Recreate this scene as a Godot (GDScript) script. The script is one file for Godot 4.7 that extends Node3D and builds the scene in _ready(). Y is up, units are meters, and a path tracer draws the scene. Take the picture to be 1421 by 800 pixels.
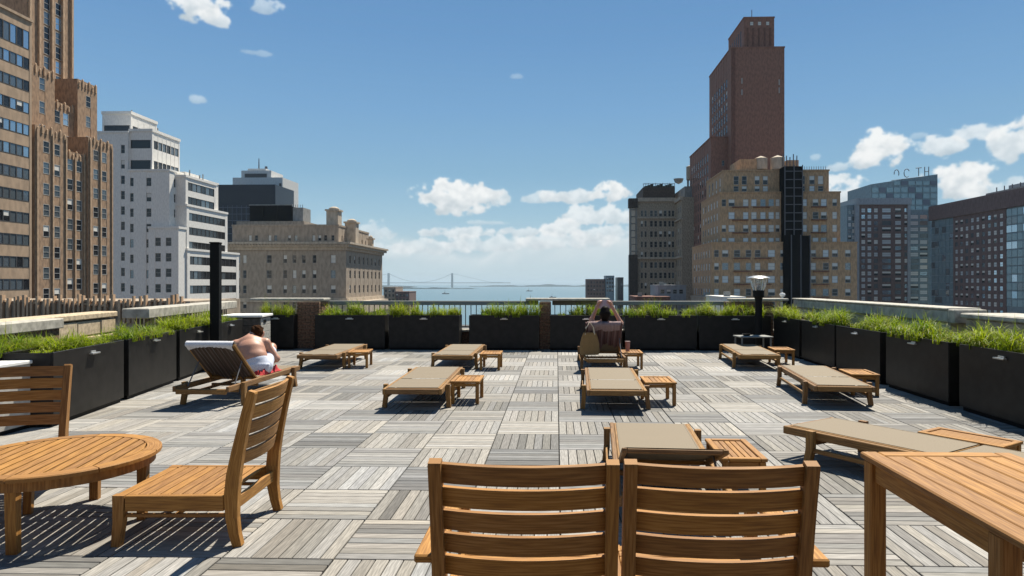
extends Node3D
# A roof terrace above the harbour: parquet deck, teak loungers and chairs, planters of grass, the city round it.

var M := {}
var used := {}
var mesh_cache := {}
var rng := RandomNumberGenerator.new()
const EXPOSURE := 1.75

# ------------------------------------------------------------------ sky, sun, camera
func srgb(r, g, b) -> Color:
	return Color(r / 255.0, g / 255.0, b / 255.0)

func expo(c: Color) -> Color:            # the sky's colour before the exposure
	var l := c.srgb_to_linear()
	return Color(l.r / EXPOSURE, l.g / EXPOSURE, l.b / EXPOSURE).linear_to_srgb()

func build_sky() -> Image:
	var w := 4096
	var h := 2048
	var img := Image.create(w, h, false, Image.FORMAT_RGB8)
	var stops := [[-90.0, srgb(150, 172, 186)], [-0.2, srgb(176, 200, 212)], [0.0, srgb(192, 212, 220)], [2.5, srgb(187, 210, 220)], [5.5, srgb(163, 198, 218)],
		[9.0, srgb(140, 182, 212)], [14.0, srgb(124, 169, 210)], [20.0, srgb(109, 155, 202)], [28.0, srgb(97, 143, 192)], [45.0, srgb(80, 120, 162)], [90.0, srgb(66, 101, 142)]]
	for y in h:
		var el := 90.0 - (y + 0.5) / h * 180.0
		var c: Color = stops[0][1]
		for k in range(1, stops.size()):
			if el >= stops[k - 1][0] and el <= stops[k][0]:
				c = stops[k - 1][1].lerp(stops[k][1], (el - stops[k - 1][0]) / (stops[k][0] - stops[k - 1][0]))
		img.fill_rect(Rect2i(0, y, w, 1), expo(c))
	var n := FastNoiseLite.new()
	n.seed = 11
	n.noise_type = FastNoiseLite.TYPE_SIMPLEX_SMOOTH
	n.frequency = 0.024
	n.fractal_octaves = 5
	n.fractal_gain = 0.55
	var soft := FastNoiseLite.new()
	soft.seed = 5
	soft.frequency = 0.012
	soft.fractal_octaves = 3
	# the low bank of haze cloud that rings the horizon
	var white := expo(srgb(240, 243, 243))
	var bank := expo(srgb(205, 219, 225))
	for x in w:
		var a := x * TAU / w
		var ring := Vector2(cos(a), sin(a)) * 652.0
		var top := 40.0 + 17.0 * n.get_noise_2d(ring.x * 0.55, ring.y * 0.55) + 30.0 * soft.get_noise_2d(ring.x * 0.5, ring.y * 0.5)
		var strong := clampf(0.75 + 1.2 * soft.get_noise_2d(ring.x * 0.22 + 900.0, ring.y * 0.22), 0.2, 0.95)
		for k in int(top) + 8:
			var y := 1023 - k
			var d := top - k
			var al := clampf(d / 9.0 + 0.5, 0.0, 1.0) * strong * clampf(0.35 + k / 34.0, 0.0, 1.0)
			var puff := clampf(1.0 - absf(d - 5.0) / 15.0, 0.0, 1.0) * clampf(0.55 + 0.9 * n.get_noise_2d(ring.x + 300.0, y * 1.3 + ring.y), 0.0, 1.0)
			img.set_pixel(x, y, img.get_pixel(x, y).lerp(bank.lerp(white, puff * 0.8), al * 0.85))
	# cumulus: azimuth and height in degrees, half width, half height, strength
	var clouds := [
		[-8.4, 6.95, 3.5, 1.5, 1.0], [-9.3, 7.3, 1.6, 1.3, 1.0], [-5.7, 7.1, 1.9, 0.8, 0.8], [-1.0, 7.15, 2.2, 0.55, 0.6], [1.1, 7.25, 2.4, 0.7, 0.85], [4.4, 7.5, 1.6, 0.9, 1.0], [3.7, 5.6, 3.2, 1.0, 0.85],
		[0.5, 4.5, 1.9, 0.8, 0.9], [-8.0, 4.2, 3.2, 0.6, 0.8], [-15.0, 4.2, 1.4, 1.0, 0.5], [-5.9, 5.1, 2.2, 0.25, 0.4],
		[25.0, 9.8, 1.9, 1.5, 1.0], [24.2, 9.2, 1.4, 0.8, 0.9], [22.2, 8.9, 0.9, 0.45, 0.6], [20.6, 9.7, 0.5, 0.3, 0.4], [22.3, 6.9, 2.0, 1.3, 0.9], [30.2, 7.2, 2.2, 1.7, 1.0], [29.0, 9.8, 1.9, 0.75, 0.85], [31.2, 10.4, 1.7, 0.7, 0.8], [33.5, 9.4, 2.3, 1.4, 0.9], [35.0, 10.6, 1.6, 1.0, 0.8], [33.0, 6.4, 2.5, 0.8, 0.6], [27.6, 10.7, 0.5, 0.25, 0.35],
		[-6.0, 3.3, 4.5, 0.8, 0.7], [0.5, 3.5, 4.0, 0.8, 0.75], [-10.5, 3.0, 3.5, 0.7, 0.6], [4.0, 3.9, 3.0, 1.0, 0.75], [-3.0, 4.3, 1.6, 0.5, 0.7], [-14.5, 2.6, 2.5, 0.7, 0.45],
		[-28.2, 20.2, 1.9, 1.5, 0.95], [-27.0, 19.4, 1.4, 0.8, 0.9], [-23.6, 20.7, 1.4, 0.6, 0.6], [-24.0, 17.4, 1.0, 0.25, 0.35], [-28.3, 13.6, 0.6, 0.35, 0.5], [-3.5, 16.9, 0.6, 0.25, 0.3], [19.0, 4.4, 2.5, 1.3, 0.9]]
	var r := RandomNumberGenerator.new()
	r.seed = 77
	for k in 46:                                              # the same kind of sky all round
		var az := r.randf_range(42.0, 320.0)
		var el := r.randf_range(4.0, 26.0)
		for j in 2:
			clouds.append([az + r.randf_range(-2.5, 2.5), el + r.randf_range(-0.6, 0.6), r.randf_range(1.2, 3.4), r.randf_range(0.5, 1.6), r.randf_range(0.5, 1.0)])
	var grey := expo(srgb(196, 207, 214))
	var bright := expo(srgb(246, 248, 248))
	var deg := w / 360.0
	for c in clouds:
		var cx: float = c[0] * deg                              # straight ahead (-z) is the picture's edge
		var cy: float = h * 0.5 - c[1] * deg
		var rx: float = c[2] * deg
		var ry: float = c[3] * deg
		for y in range(int(cy - ry * 1.5), int(cy + ry * 1.3)):
			for x in range(int(cx - rx * 1.4), int(cx + rx * 1.4)):
				var ex := (x - cx) / rx
				var ey := (y - cy) / ry
				if ey > 0.0:
					ey *= 1.35
				var e := ex * ex + ey * ey
				if e > 1.9:
					continue
				var q := n.get_noise_2d(x * 1.6, y * 2.1)
				var a: float = smoothstep(0.04, 0.40, (0.78 - e * 0.62 + q * 0.95) * clampf((1.9 - e) * 2.0, 0.0, 1.0)) * c[4]
				if a <= 0.01:
					continue
				var lit := clampf(0.72 - ey * 0.38 + 0.7 * n.get_noise_2d(x * 2.2 + 14.0, y * 2.6 + 9.0), 0.0, 1.0)
				var px := posmod(x, w)
				img.set_pixel(px, y, img.get_pixel(px, y).lerp(grey.lerp(bright, lit), a))
	return img

func build_view():
	var cam := Camera3D.new()
	cam.name = "camera"
	cam.position = Vector3(0, 1.4823, 0)
	cam.rotation.y = 0.0297
	cam.projection = Camera3D.PROJECTION_FRUSTUM
	cam.near = 0.05
	cam.far = 90000.0
	var size := 800.0 * cam.near / 945.4
	cam.size = size
	cam.frustum_offset = Vector2(-33.85, -7.0) * size / 800.0
	add_child(cam)
	cam.current = true
	var env := Environment.new()
	env.background_mode = Environment.BG_SKY
	var pano := PanoramaSkyMaterial.new()
	pano.panorama = ImageTexture.create_from_image(build_sky())
	var sky := Sky.new()
	sky.sky_material = pano
	env.sky = sky
	env.tonemap_mode = Environment.TONE_MAPPER_LINEAR
	env.tonemap_exposure = EXPOSURE
	env.sdfgi_enabled = true
	env.ssao_enabled = true
	env.ssil_enabled = true
	env.fog_enabled = true
	env.fog_density = 0.00006
	env.fog_light_color = Color(0.80, 0.88, 0.93)
	var we := WorldEnvironment.new()
	we.name = "world_environment"
	we.environment = env
	add_child(we)
	var sun := DirectionalLight3D.new()
	sun.name = "sun"
	sun.light_energy = 1.6
	sun.light_color = Color(1.0, 0.965, 0.90)
	sun.light_angular_distance = 0.5
	sun.shadow_enabled = true
	sun.look_at_from_position(Vector3(0.222, 0.870, -0.440) * 50.0, Vector3.ZERO, Vector3.UP)
	add_child(sun)

# ------------------------------------------------------------------ naming
func numbered(called: String) -> String:
	if not used.has(called):
		used[called] = 0
		return called
	used[called] += 1
	return "%s_%03d" % [called, used[called]]

func tag(o, label := "", category := "", group := "", kind := ""):
	if label != "": o.set_meta("label", label)
	if category != "": o.set_meta("category", category)
	if group != "": o.set_meta("group", group)
	if kind != "": o.set_meta("kind", kind)
	return o

func thing(called: String, label: String, category: String, at := Vector3.ZERO, turn := 0.0, group := "") -> Node3D:
	var o := Node3D.new()
	o.name = numbered(called)
	add_child(o)
	o.position = at
	o.rotation.y = turn
	tag(o, label, category, group)
	return o

func setting(called: String) -> Node3D:
	var o := Node3D.new()
	o.name = numbered(called)
	add_child(o)
	o.set_meta("kind", "structure")
	return o

func part(called: String, mesh: Mesh, mat, parent: Node, at := Vector3.ZERO) -> MeshInstance3D:
	var o := MeshInstance3D.new()
	o.name = called if parent != self else numbered(called)
	o.mesh = mesh
	if mat and mat == M.get("teak"): mat = M.teak_set[rng.randi() % 4]
	elif mat and mat == M.get("teak_old"): mat = M.teak_old_set[rng.randi() % 3]
	if mat: o.material_override = mat
	o.position = at
	parent.add_child(o, true)
	return o

# ------------------------------------------------------------------ shapes
func ST() -> SurfaceTool:
	var st := SurfaceTool.new()
	st.begin(Mesh.PRIMITIVE_TRIANGLES)
	return st

func tri(st: SurfaceTool, a: Vector3, b: Vector3, c: Vector3, n: Vector3, ua := Vector2.ZERO, ub := Vector2.ZERO, uc := Vector2.ZERO):
	if (b - a).cross(c - a).dot(n) > 0.0:                     # front faces run clockwise
		var t := b
		b = c
		c = t
		var tu := ub
		ub = uc
		uc = tu
	for k in 3:
		st.set_normal(n)
		st.set_uv([ua, ub, uc][k])
		st.add_vertex([a, b, c][k])

func quad(st: SurfaceTool, a: Vector3, b: Vector3, c: Vector3, d: Vector3, n: Vector3, uv := []):
	if uv.is_empty():
		uv = [Vector2.ZERO, Vector2.RIGHT, Vector2.ONE, Vector2.DOWN]
	tri(st, a, b, c, n, uv[0], uv[1], uv[2])
	tri(st, a, c, d, n, uv[0], uv[2], uv[3])

# A box with chamfered edges; the texture runs along its longest side.
func box(st: SurfaceTool, c: Vector3, s: Vector3, bev := 0.0, basis := Basis.IDENTITY, col = null):
	if col != null:
		st.set_color(col)
	var hs := s * 0.5
	var along := s.max_axis_index()
	var shift := Vector2(rng.randf(), rng.randf())
	for ax in 3:
		var u := (ax + 1) % 3
		var v := (ax + 2) % 3
		if v == along:
			var t := u
			u = v
			v = t
		for sg in [-1.0, 1.0]:
			var p := []
			var uv := []
			for k in [[-1, -1], [1, -1], [1, 1], [-1, 1]]:
				var q := Vector3.ZERO
				q[ax] = sg * hs[ax]
				q[u] = k[0] * (hs[u] - bev)
				q[v] = k[1] * (hs[v] - bev)
				p.append(c + basis * q)
				uv.append(Vector2(q[u], q[v]) + shift)
			var n := Vector3.ZERO
			n[ax] = sg
			quad(st, p[0], p[1], p[2], p[3], basis * n, uv)
	if bev <= 0.0:
		return
	for ax in 3:                                              # the twelve edges
		var u := (ax + 1) % 3
		var v := (ax + 2) % 3
		for su in [-1.0, 1.0]:
			for sv in [-1.0, 1.0]:
				var p := []
				for k in [[-1, 0], [1, 0], [1, 1], [-1, 1]]:
					var q := Vector3.ZERO
					q[ax] = k[0] * (hs[ax] - bev)
					q[u] = su * (hs[u] - (bev if k[1] == 0 else 0.0))
					q[v] = sv * (hs[v] - (bev if k[1] == 1 else 0.0))
					p.append(c + basis * q)
				var n := Vector3.ZERO
				n[u] = su
				n[v] = sv
				quad(st, p[0], p[1], p[2], p[3], (basis * n).normalized())
	for k in 8:                                               # the eight corners
		var sg := Vector3(1 if k & 1 else -1, 1 if k & 2 else -1, 1 if k & 4 else -1)
		var p := []
		for ax in 3:
			var q := sg * (hs - Vector3.ONE * bev)
			q[ax] = sg[ax] * hs[ax]
			p.append(c + basis * q)
		tri(st, p[0], p[1], p[2], (basis * sg).normalized())

func bar_basis(a: Vector3, b: Vector3, up := Vector3.UP) -> Basis:
	var d := (b - a).normalized()
	if absf(d.dot(up)) > 0.99:
		up = Vector3.RIGHT
	var side := d.cross(up).normalized()
	return Basis(side, side.cross(d), -d)

func bar(st: SurfaceTool, a: Vector3, b: Vector3, w: float, t: float, bev := 0.004, up := Vector3.UP):
	box(st, (a + b) * 0.5, Vector3(w, t, a.distance_to(b)), bev, bar_basis(a, b, up))

# A tube through points, with a radius at each.
func tube(st: SurfaceTool, pts: Array, radii: Array, n := 8, caps := true):
	var rings := []
	for k in pts.size():
		var d: Vector3 = (pts[min(k + 1, pts.size() - 1)] - pts[max(k - 1, 0)]).normalized()
		var s := d.cross(Vector3.UP if absf(d.y) < 0.95 else Vector3.RIGHT).normalized()
		var t := s.cross(d)
		var ring := []
		for j in n:
			var a := TAU * j / n
			ring.append([pts[k] + (s * cos(a) + t * sin(a)) * radii[k], s * cos(a) + t * sin(a)])
		rings.append(ring)
	for k in rings.size() - 1:
		for j in n:
			var q := (j + 1) % n
			smooth4(st, rings[k][j], rings[k][q], rings[k + 1][q], rings[k + 1][j])
	if caps:
		for k in [0, rings.size() - 1]:
			var nn: Vector3 = (pts[0] - pts[1]).normalized() if k == 0 else (pts[k] - pts[k - 1]).normalized()
			for j in n:
				tri(st, pts[k], rings[k][j][0], rings[k][(j + 1) % n][0], nn)

func smooth4(st: SurfaceTool, a, b, c, d):
	for t in [[a, b, c], [a, c, d]]:
		var q: Array = t
		var fn: Vector3 = (q[1][0] - q[0][0]).cross(q[2][0] - q[0][0])
		if fn.dot(q[0][1] + q[1][1] + q[2][1]) > 0.0:
			q = [q[0], q[2], q[1]]
		for v in q:
			st.set_normal(v[1])
			st.set_uv(Vector2(v[0].y, v[0].x + v[0].z))
			st.add_vertex(v[0])

# A turned shape: profile of [radius, height].
func lathe(st: SurfaceTool, at: Vector3, prof: Array, n := 24):
	for k in prof.size() - 1:
		var dr: float = prof[k + 1][0] - prof[k][0]
		var dy: float = prof[k + 1][1] - prof[k][1]
		var l := maxf(sqrt(dr * dr + dy * dy), 1e-6)
		for j in n:
			var v := []
			for e in [[k, j], [k, j + 1], [k + 1, j + 1], [k + 1, j]]:
				var a: float = TAU * e[1] / n
				v.append([at + Vector3(cos(a) * prof[e[0]][0], prof[e[0]][1], sin(a) * prof[e[0]][0]), Vector3(cos(a) * dy / l, -dr / l, sin(a) * dy / l)])
			smooth4(st, v[0], v[1], v[2], v[3])

# A board of rectangular section swept along points; wide runs along up.
func sweep(st: SurfaceTool, pts: Array, up: Vector3, wide: Array, thick: float):
	var rings := []
	var run := 0.0
	var shift := Vector2(rng.randf(), rng.randf())
	for k in pts.size():
		var d: Vector3 = (pts[min(k + 1, pts.size() - 1)] - pts[max(k - 1, 0)]).normalized()
		var side := d.cross(up).normalized()
		var u2 := side.cross(d).normalized()
		if k > 0: run += pts[k].distance_to(pts[k - 1])
		var w: float = wide[k] * 0.5
		var t := thick * 0.5
		rings.append([pts[k] - u2 * w - side * t, pts[k] + u2 * w - side * t, pts[k] + u2 * w + side * t, pts[k] - u2 * w + side * t, run])
	for k in rings.size() - 1:
		for j in 4:
			var q := (j + 1) % 4
			var a: Vector3 = rings[k][j]
			var b: Vector3 = rings[k][q]
			var c: Vector3 = rings[k + 1][q]
			var d: Vector3 = rings[k + 1][j]
			var mid: Vector3 = (pts[k] + pts[k + 1]) * 0.5
			var n := (b - a).cross(d - a).normalized()
			if n.dot((a + b + c + d) * 0.25 - mid) < 0.0: n = -n
			var e := a.distance_to(b)
			quad(st, a, b, c, d, n, [Vector2(rings[k][4], j * 0.1) + shift, Vector2(rings[k][4], j * 0.1 + e) + shift, Vector2(rings[k + 1][4], j * 0.1 + e) + shift, Vector2(rings[k + 1][4], j * 0.1) + shift])
	for k in [0, rings.size() - 1]:
		var n: Vector3 = (pts[0] - pts[1]).normalized() if k == 0 else (pts[k] - pts[k - 1]).normalized()
		quad(st, rings[k][0], rings[k][1], rings[k][2], rings[k][3], n)

func boxmesh(s: Vector3, bev := 0.0, c := Vector3.ZERO, basis := Basis.IDENTITY) -> ArrayMesh:
	var st := ST()
	box(st, c, s, bev, basis)
	return st.commit()

func barmesh(a: Vector3, b: Vector3, w: float, t: float, bev := 0.004, up := Vector3.UP) -> ArrayMesh:
	var st := ST()
	bar(st, a, b, w, t, bev, up)
	return st.commit()

# ------------------------------------------------------------------ bodies: smooth union of tapered bones, meshed as surface nets
func body(bones: Array, cell: float, k: float) -> ArrayMesh:
	var lo := Vector3.INF
	var hi := -Vector3.INF
	for b in bones:
		var r: float = maxf(b[2], b[3]) + cell * 3.0 + k
		for p in [b[0], b[1]]:
			lo = lo.min(p - Vector3.ONE * r)
			hi = hi.max(p + Vector3.ONE * r)
	var nx := int((hi.x - lo.x) / cell) + 2
	var ny := int((hi.y - lo.y) / cell) + 2
	var nz := int((hi.z - lo.z) / cell) + 2
	var f := PackedFloat32Array()
	f.resize(nx * ny * nz)
	f.fill(1.0)
	for b in bones:
		var a: Vector3 = b[0]
		var e: Vector3 = b[1]
		var ra: float = b[2]
		var rb: float = b[3]
		var sc: Vector3 = b[4] if b.size() > 4 else Vector3.ONE          # flattening
		var r: float = maxf(ra, rb) + cell * 2.0 + k
		var p0 := ((a.min(e) - Vector3.ONE * r - lo) / cell).floor()
		var p1 := ((a.max(e) + Vector3.ONE * r - lo) / cell).ceil()
		var ab := e - a
		var l2 := maxf(ab.length_squared(), 1e-9)
		for z in range(max(0, int(p0.z)), min(nz, int(p1.z) + 1)):
			for y in range(max(0, int(p0.y)), min(ny, int(p1.y) + 1)):
				for x in range(max(0, int(p0.x)), min(nx, int(p1.x) + 1)):
					var p := lo + Vector3(x, y, z) * cell
					var t := clampf((p - a).dot(ab) / l2, 0.0, 1.0)
					var d := ((p - a - ab * t) * sc).length() - lerpf(ra, rb, t)
					var i := x + nx * (y + ny * z)
					var o := f[i]
					var hh := maxf(k - absf(o - d), 0.0) / k
					f[i] = minf(o, d) - hh * hh * k * 0.25
	var vid := {}
	var pos := PackedVector3Array()
	var nor := PackedVector3Array()
	for z in nz - 1:
		for y in ny - 1:
			for x in nx - 1:
				var i := x + nx * (y + ny * z)
				var v := [f[i], f[i + 1], f[i + nx], f[i + nx + 1], f[i + nx * ny], f[i + nx * ny + 1], f[i + nx * ny + nx], f[i + nx * ny + nx + 1]]
				var neg := 0
				for q in 8:
					if v[q] < 0.0: neg += 1
				if neg == 0 or neg == 8:
					continue
				var s := Vector3.ZERO
				var c := 0
				for q in [[0, 1], [2, 3], [4, 5], [6, 7], [0, 2], [1, 3], [4, 6], [5, 7], [0, 4], [1, 5], [2, 6], [3, 7]]:
					var va: float = v[q[0]]
					var vb: float = v[q[1]]
					if (va < 0.0) != (vb < 0.0):
						var t := va / (va - vb)
						var A := Vector3(q[0] & 1, (q[0] >> 1) & 1, (q[0] >> 2) & 1)
						var B := Vector3(q[1] & 1, (q[1] >> 1) & 1, (q[1] >> 2) & 1)
						s += A.lerp(B, t)
						c += 1
				vid[i] = pos.size()
				pos.append(lo + (Vector3(x, y, z) + s / c) * cell)
				nor.append(Vector3(v[1] + v[3] + v[5] + v[7] - v[0] - v[2] - v[4] - v[6], v[2] + v[3] + v[6] + v[7] - v[0] - v[1] - v[4] - v[5], v[4] + v[5] + v[6] + v[7] - v[0] - v[1] - v[2] - v[3]).normalized())
	var idx := PackedInt32Array()
	var step := [1, nx, nx * ny]
	for z in range(1, nz - 1):
		for y in range(1, ny - 1):
			for x in range(1, nx - 1):
				var i := x + nx * (y + ny * z)
				for ax in 3:
					var a := f[i]
					var b := f[i + step[ax]]
					if (a < 0.0) == (b < 0.0):
						continue
					var u: int = step[(ax + 1) % 3]
					var w: int = step[(ax + 2) % 3]
					var q := [i, i - u, i - u - w, i - w]
					if not (vid.has(q[0]) and vid.has(q[1]) and vid.has(q[2]) and vid.has(q[3])):
						continue
					if a < 0.0:
						q = [q[0], q[3], q[2], q[1]]
					for e in [0, 1, 2, 0, 2, 3]:
						idx.append(vid[q[e]])
	var arr := []
	arr.resize(Mesh.ARRAY_MAX)
	arr[Mesh.ARRAY_VERTEX] = pos
	arr[Mesh.ARRAY_NORMAL] = nor
	arr[Mesh.ARRAY_INDEX] = idx
	var m := ArrayMesh.new()
	m.add_surface_from_arrays(Mesh.PRIMITIVE_TRIANGLES, arr)
	return m

# ------------------------------------------------------------------ materials
func noise_tex(sd: int, freq: float, stops: Array, size := 256, oct := 4, kind := FastNoiseLite.TYPE_SIMPLEX_SMOOTH) -> NoiseTexture2D:
	var n := FastNoiseLite.new()
	n.seed = sd
	n.noise_type = kind
	n.frequency = freq
	n.fractal_octaves = oct
	var t := NoiseTexture2D.new()
	t.width = size
	t.height = size
	t.seamless = true
	t.noise = n
	var g := Gradient.new()
	var off := PackedFloat32Array()
	var col := PackedColorArray()
	for s in stops:
		off.append(s[0])
		col.append(s[1])
	g.offsets = off
	g.colors = col
	t.color_ramp = g
	return t

func bump_tex(sd: int, freq: float, strength: float, size := 256, oct := 4) -> NoiseTexture2D:
	var n := FastNoiseLite.new()
	n.seed = sd
	n.frequency = freq
	n.fractal_octaves = oct
	var t := NoiseTexture2D.new()
	t.width = size
	t.height = size
	t.seamless = true
	t.as_normal_map = true
	t.bump_strength = strength
	t.noise = n
	return t

func plain(c: Color, rough := 0.7, metal := 0.0) -> StandardMaterial3D:
	var m := StandardMaterial3D.new()
	m.albedo_color = c
	m.roughness = rough
	m.metallic = metal
	return m

func lin(r: float, g: float, b: float) -> Color:              # real-world base colour to sRGB
	return Color(r, g, b).linear_to_srgb()

func tone(c: Color, k: float) -> Color:
	return Color(minf(c.r * k, 1.0), minf(c.g * k, 1.0), minf(c.b * k, 1.0))

# mottled wall: base colour with patches and fine grain, laid by world position
func wall(sd: int, c: Color, vary: float, rough := 0.85, scale := 0.12) -> StandardMaterial3D:
	var m := StandardMaterial3D.new()
	m.albedo_texture = noise_tex(sd, 0.03, [[0.0, tone(c, 1.0 - vary)], [0.35, tone(c, 1.0 - vary * 0.3)], [0.6, tone(c, 1.0 + vary * 0.2)], [1.0, tone(c, 1.0 + vary * 0.7)]], 256, 6)
	m.roughness = rough
	m.uv1_triplanar = true
	m.uv1_world_triplanar = true
	m.uv1_scale = Vector3(scale, scale * (0.4 if scale <= 0.3 else 1.0), scale)
	return m

func wood(sd: int, dark: Color, mid: Color, light: Color, rough: float, scale: Vector3, normal := 1.2) -> StandardMaterial3D:
	var m := StandardMaterial3D.new()
	m.albedo_texture = noise_tex(sd, 0.02, [[0.0, dark], [0.3, mid.lerp(dark, 0.45)], [0.5, mid], [0.72, light.lerp(mid, 0.4)], [1.0, light]], 256, 5)
	m.normal_enabled = true
	m.normal_texture = bump_tex(sd + 1, 0.025, normal, 256, 5)
	m.normal_scale = 0.5
	m.roughness = rough
	m.uv1_scale = scale
	return m

func build_materials():
	# teak boards differ a little from one another
	M.teak_set = []
	for k in 4:
		var f: float = [0.86, 0.97, 1.06, 1.16][k]
		M.teak_set.append(wood(3 + k * 7, lin(0.165 * f, 0.070 * f, 0.013), lin(0.285 * f, 0.131 * f, 0.025), lin(0.38 * f, 0.195 * f, 0.048 + 0.012 * (k % 2)), 0.72, Vector3(0.8, 17, 1), 2.4))
	M.teak = M.teak_set[1]
	M.teak_old_set = []
	for k in 3:
		var f: float = [0.85, 1.0, 1.15][k]
		M.teak_old_set.append(wood(9 + k * 5, lin(0.12 * f, 0.058 * f, 0.016), lin(0.215 * f, 0.110 * f, 0.030), lin(0.31 * f, 0.172 * f, 0.055), 0.75, Vector3(0.8, 17, 1), 2.4))
	M.teak_old = M.teak_old_set[1]
	M.deck = wood(21, Color(0.72, 0.72, 0.72), Color(0.86, 0.86, 0.86), Color(1, 1, 1), 0.8, Vector3(1.0, 17, 1), 2.0)
	M.deck.vertex_color_use_as_albedo = true
	M.deck_base = plain(lin(0.03, 0.03, 0.03), 0.95)
	M.sling = StandardMaterial3D.new()
	M.sling.albedo_texture = noise_tex(31, 0.12, [[0.0, lin(0.14, 0.108, 0.068)], [0.5, lin(0.18, 0.142, 0.092)], [1.0, lin(0.215, 0.175, 0.118)]], 256, 4)
	M.sling.uv1_triplanar = true
	M.sling.uv1_scale = Vector3(3, 3, 3)
	M.sling.roughness = 0.75
	M.planter = wall(41, lin(0.014, 0.013, 0.012), 0.3, 0.46, 0.7)
	M.planter.metallic_specular = 0.35
	M.black = plain(lin(0.009, 0.009, 0.009), 0.55)
	M.black.metallic_specular = 0.25
	M.silver = plain(lin(0.62, 0.62, 0.60), 0.3, 0.85)
	M.soil = wall(43, lin(0.04, 0.03, 0.02), 0.5, 1.0, 3.0)
	M.coping = wall(44, lin(0.37, 0.35, 0.30), 0.22, 0.8, 0.9)
	M.concrete = wall(45, lin(0.33, 0.34, 0.31), 0.2, 0.85, 0.6)
	M.sandstone = wall(46, lin(0.40, 0.30, 0.185), 0.25, 0.9, 1.5)
	M.sandstone2 = wall(47, lin(0.46, 0.37, 0.25), 0.22, 0.9, 1.3)
	M.mortar = plain(lin(0.24, 0.19, 0.13), 0.95)
	M.brickwork = wall(48, lin(0.16, 0.085, 0.05), 0.45, 0.9, 2.2)
	M.rail_grey = plain(lin(0.20, 0.205, 0.195), 0.7)
	M.rail_dark = plain(lin(0.035, 0.035, 0.038), 0.5)
	M.white_top = plain(lin(0.72, 0.72, 0.70), 0.6)
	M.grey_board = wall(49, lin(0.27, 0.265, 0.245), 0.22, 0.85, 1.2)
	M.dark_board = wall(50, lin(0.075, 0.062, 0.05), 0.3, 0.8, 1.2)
	M.pale_box = wall(51, lin(0.40, 0.38, 0.345), 0.12, 0.8, 0.8)
	M.stainless = plain(lin(0.55, 0.56, 0.57), 0.22, 0.9)
	M.clear_glass = plain(Color(0.9, 0.95, 0.95, 0.07), 0.04)
	M.clear_glass.transparency = BaseMaterial3D.TRANSPARENCY_ALPHA
	M.grass = plain(Color.WHITE, 0.55)
	M.grass.vertex_color_use_as_albedo = true
	M.grass.cull_mode = BaseMaterial3D.CULL_DISABLED
	M.grass.backlight_enabled = true
	M.grass.backlight = Color(0.95, 1.0, 0.45)
	# people and cloth
	M.skin = wall(61, lin(0.42, 0.22, 0.15), 0.07, 0.5, 6.0)
	M.hair_brown = wall(62, lin(0.040, 0.018, 0.008), 0.4, 0.85, 14.0)
	M.hair_brown.metallic_specular = 0.15
	M.hair_dark = wall(63, lin(0.012, 0.009, 0.008), 0.4, 0.55, 14.0)
	M.hair_dark.metallic_specular = 0.15
	M.shorts = wall(64, lin(0.52, 0.56, 0.66), 0.16, 0.85, 8.0)
	M.swimsuit = plain(lin(0.03, 0.03, 0.05), 0.7)
	M.red_cloth = wall(65, lin(0.42, 0.025, 0.03), 0.2, 0.85, 8.0)
	M.white_cloth = wall(66, lin(0.60, 0.60, 0.63), 0.12, 0.9, 8.0)
	M.blue_cloth = wall(67, lin(0.16, 0.20, 0.34), 0.25, 0.9, 9.0)
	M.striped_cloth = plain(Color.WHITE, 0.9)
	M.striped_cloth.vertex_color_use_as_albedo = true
	M.plum_cloth = wall(68, lin(0.080, 0.040, 0.040), 0.4, 0.9, 8.0)
	M.pink_cloth = wall(69, lin(0.22, 0.155, 0.155), 0.2, 0.9, 8.0)
	M.straw = wall(70, lin(0.24, 0.14, 0.05), 0.35, 0.9, 12.0)
	M.strap = plain(lin(0.55, 0.45, 0.33), 0.8)
	M.cup = plain(lin(0.36, 0.17, 0.15), 0.5)
	M.paper = plain(lin(0.66, 0.60, 0.58), 0.8)
	M.cover = plain(lin(0.50, 0.36, 0.36), 0.7)
	# the city
	M.tan_band = wall(81, lin(0.36, 0.255, 0.17), 0.12)
	M.deco_brick = wall(82, lin(0.285, 0.185, 0.115), 0.2, 0.9, 0.25)
	M.deco_pale = wall(83, lin(0.40, 0.275, 0.175), 0.2, 0.9, 0.3)
	M.white_brick = wall(84, lin(0.68, 0.66, 0.62), 0.06, 0.85, 0.3)
	M.brown_stone = wall(85, lin(0.30, 0.245, 0.19), 0.16)
	M.pale_stone = wall(86, lin(0.42, 0.35, 0.27), 0.14)
	M.red_brick = wall(87, lin(0.235, 0.118, 0.084), 0.16, 0.9, 0.2)
	M.red_brick_dark = wall(88, lin(0.16, 0.075, 0.056), 0.2, 0.9, 0.2)
	M.orange_brick = wall(89, lin(0.42, 0.265, 0.15), 0.18, 0.9, 0.22)
	M.old_stone = wall(90, lin(0.33, 0.265, 0.195), 0.25, 0.9, 0.3)
	M.old_dark = wall(91, lin(0.06, 0.048, 0.040), 0.3, 0.9, 0.3)
	M.plum_brick = wall(92, lin(0.145, 0.092, 0.083), 0.16)
	M.grey_panel = wall(93, lin(0.27, 0.29, 0.31), 0.1)
	M.teal_panel = wall(94, lin(0.14, 0.20, 0.23), 0.14, 0.5)
	M.navy_glass = plain(lin(0.012, 0.016, 0.028), 0.3)
	M.navy_glass.metallic_specular = 0.35
	M.navy_line = plain(lin(0.11, 0.13, 0.17), 0.6)
	M.roof_grey = wall(95, lin(0.22, 0.22, 0.21), 0.15)
	M.black_wall = plain(lin(0.010, 0.010, 0.011), 1.0)
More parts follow.
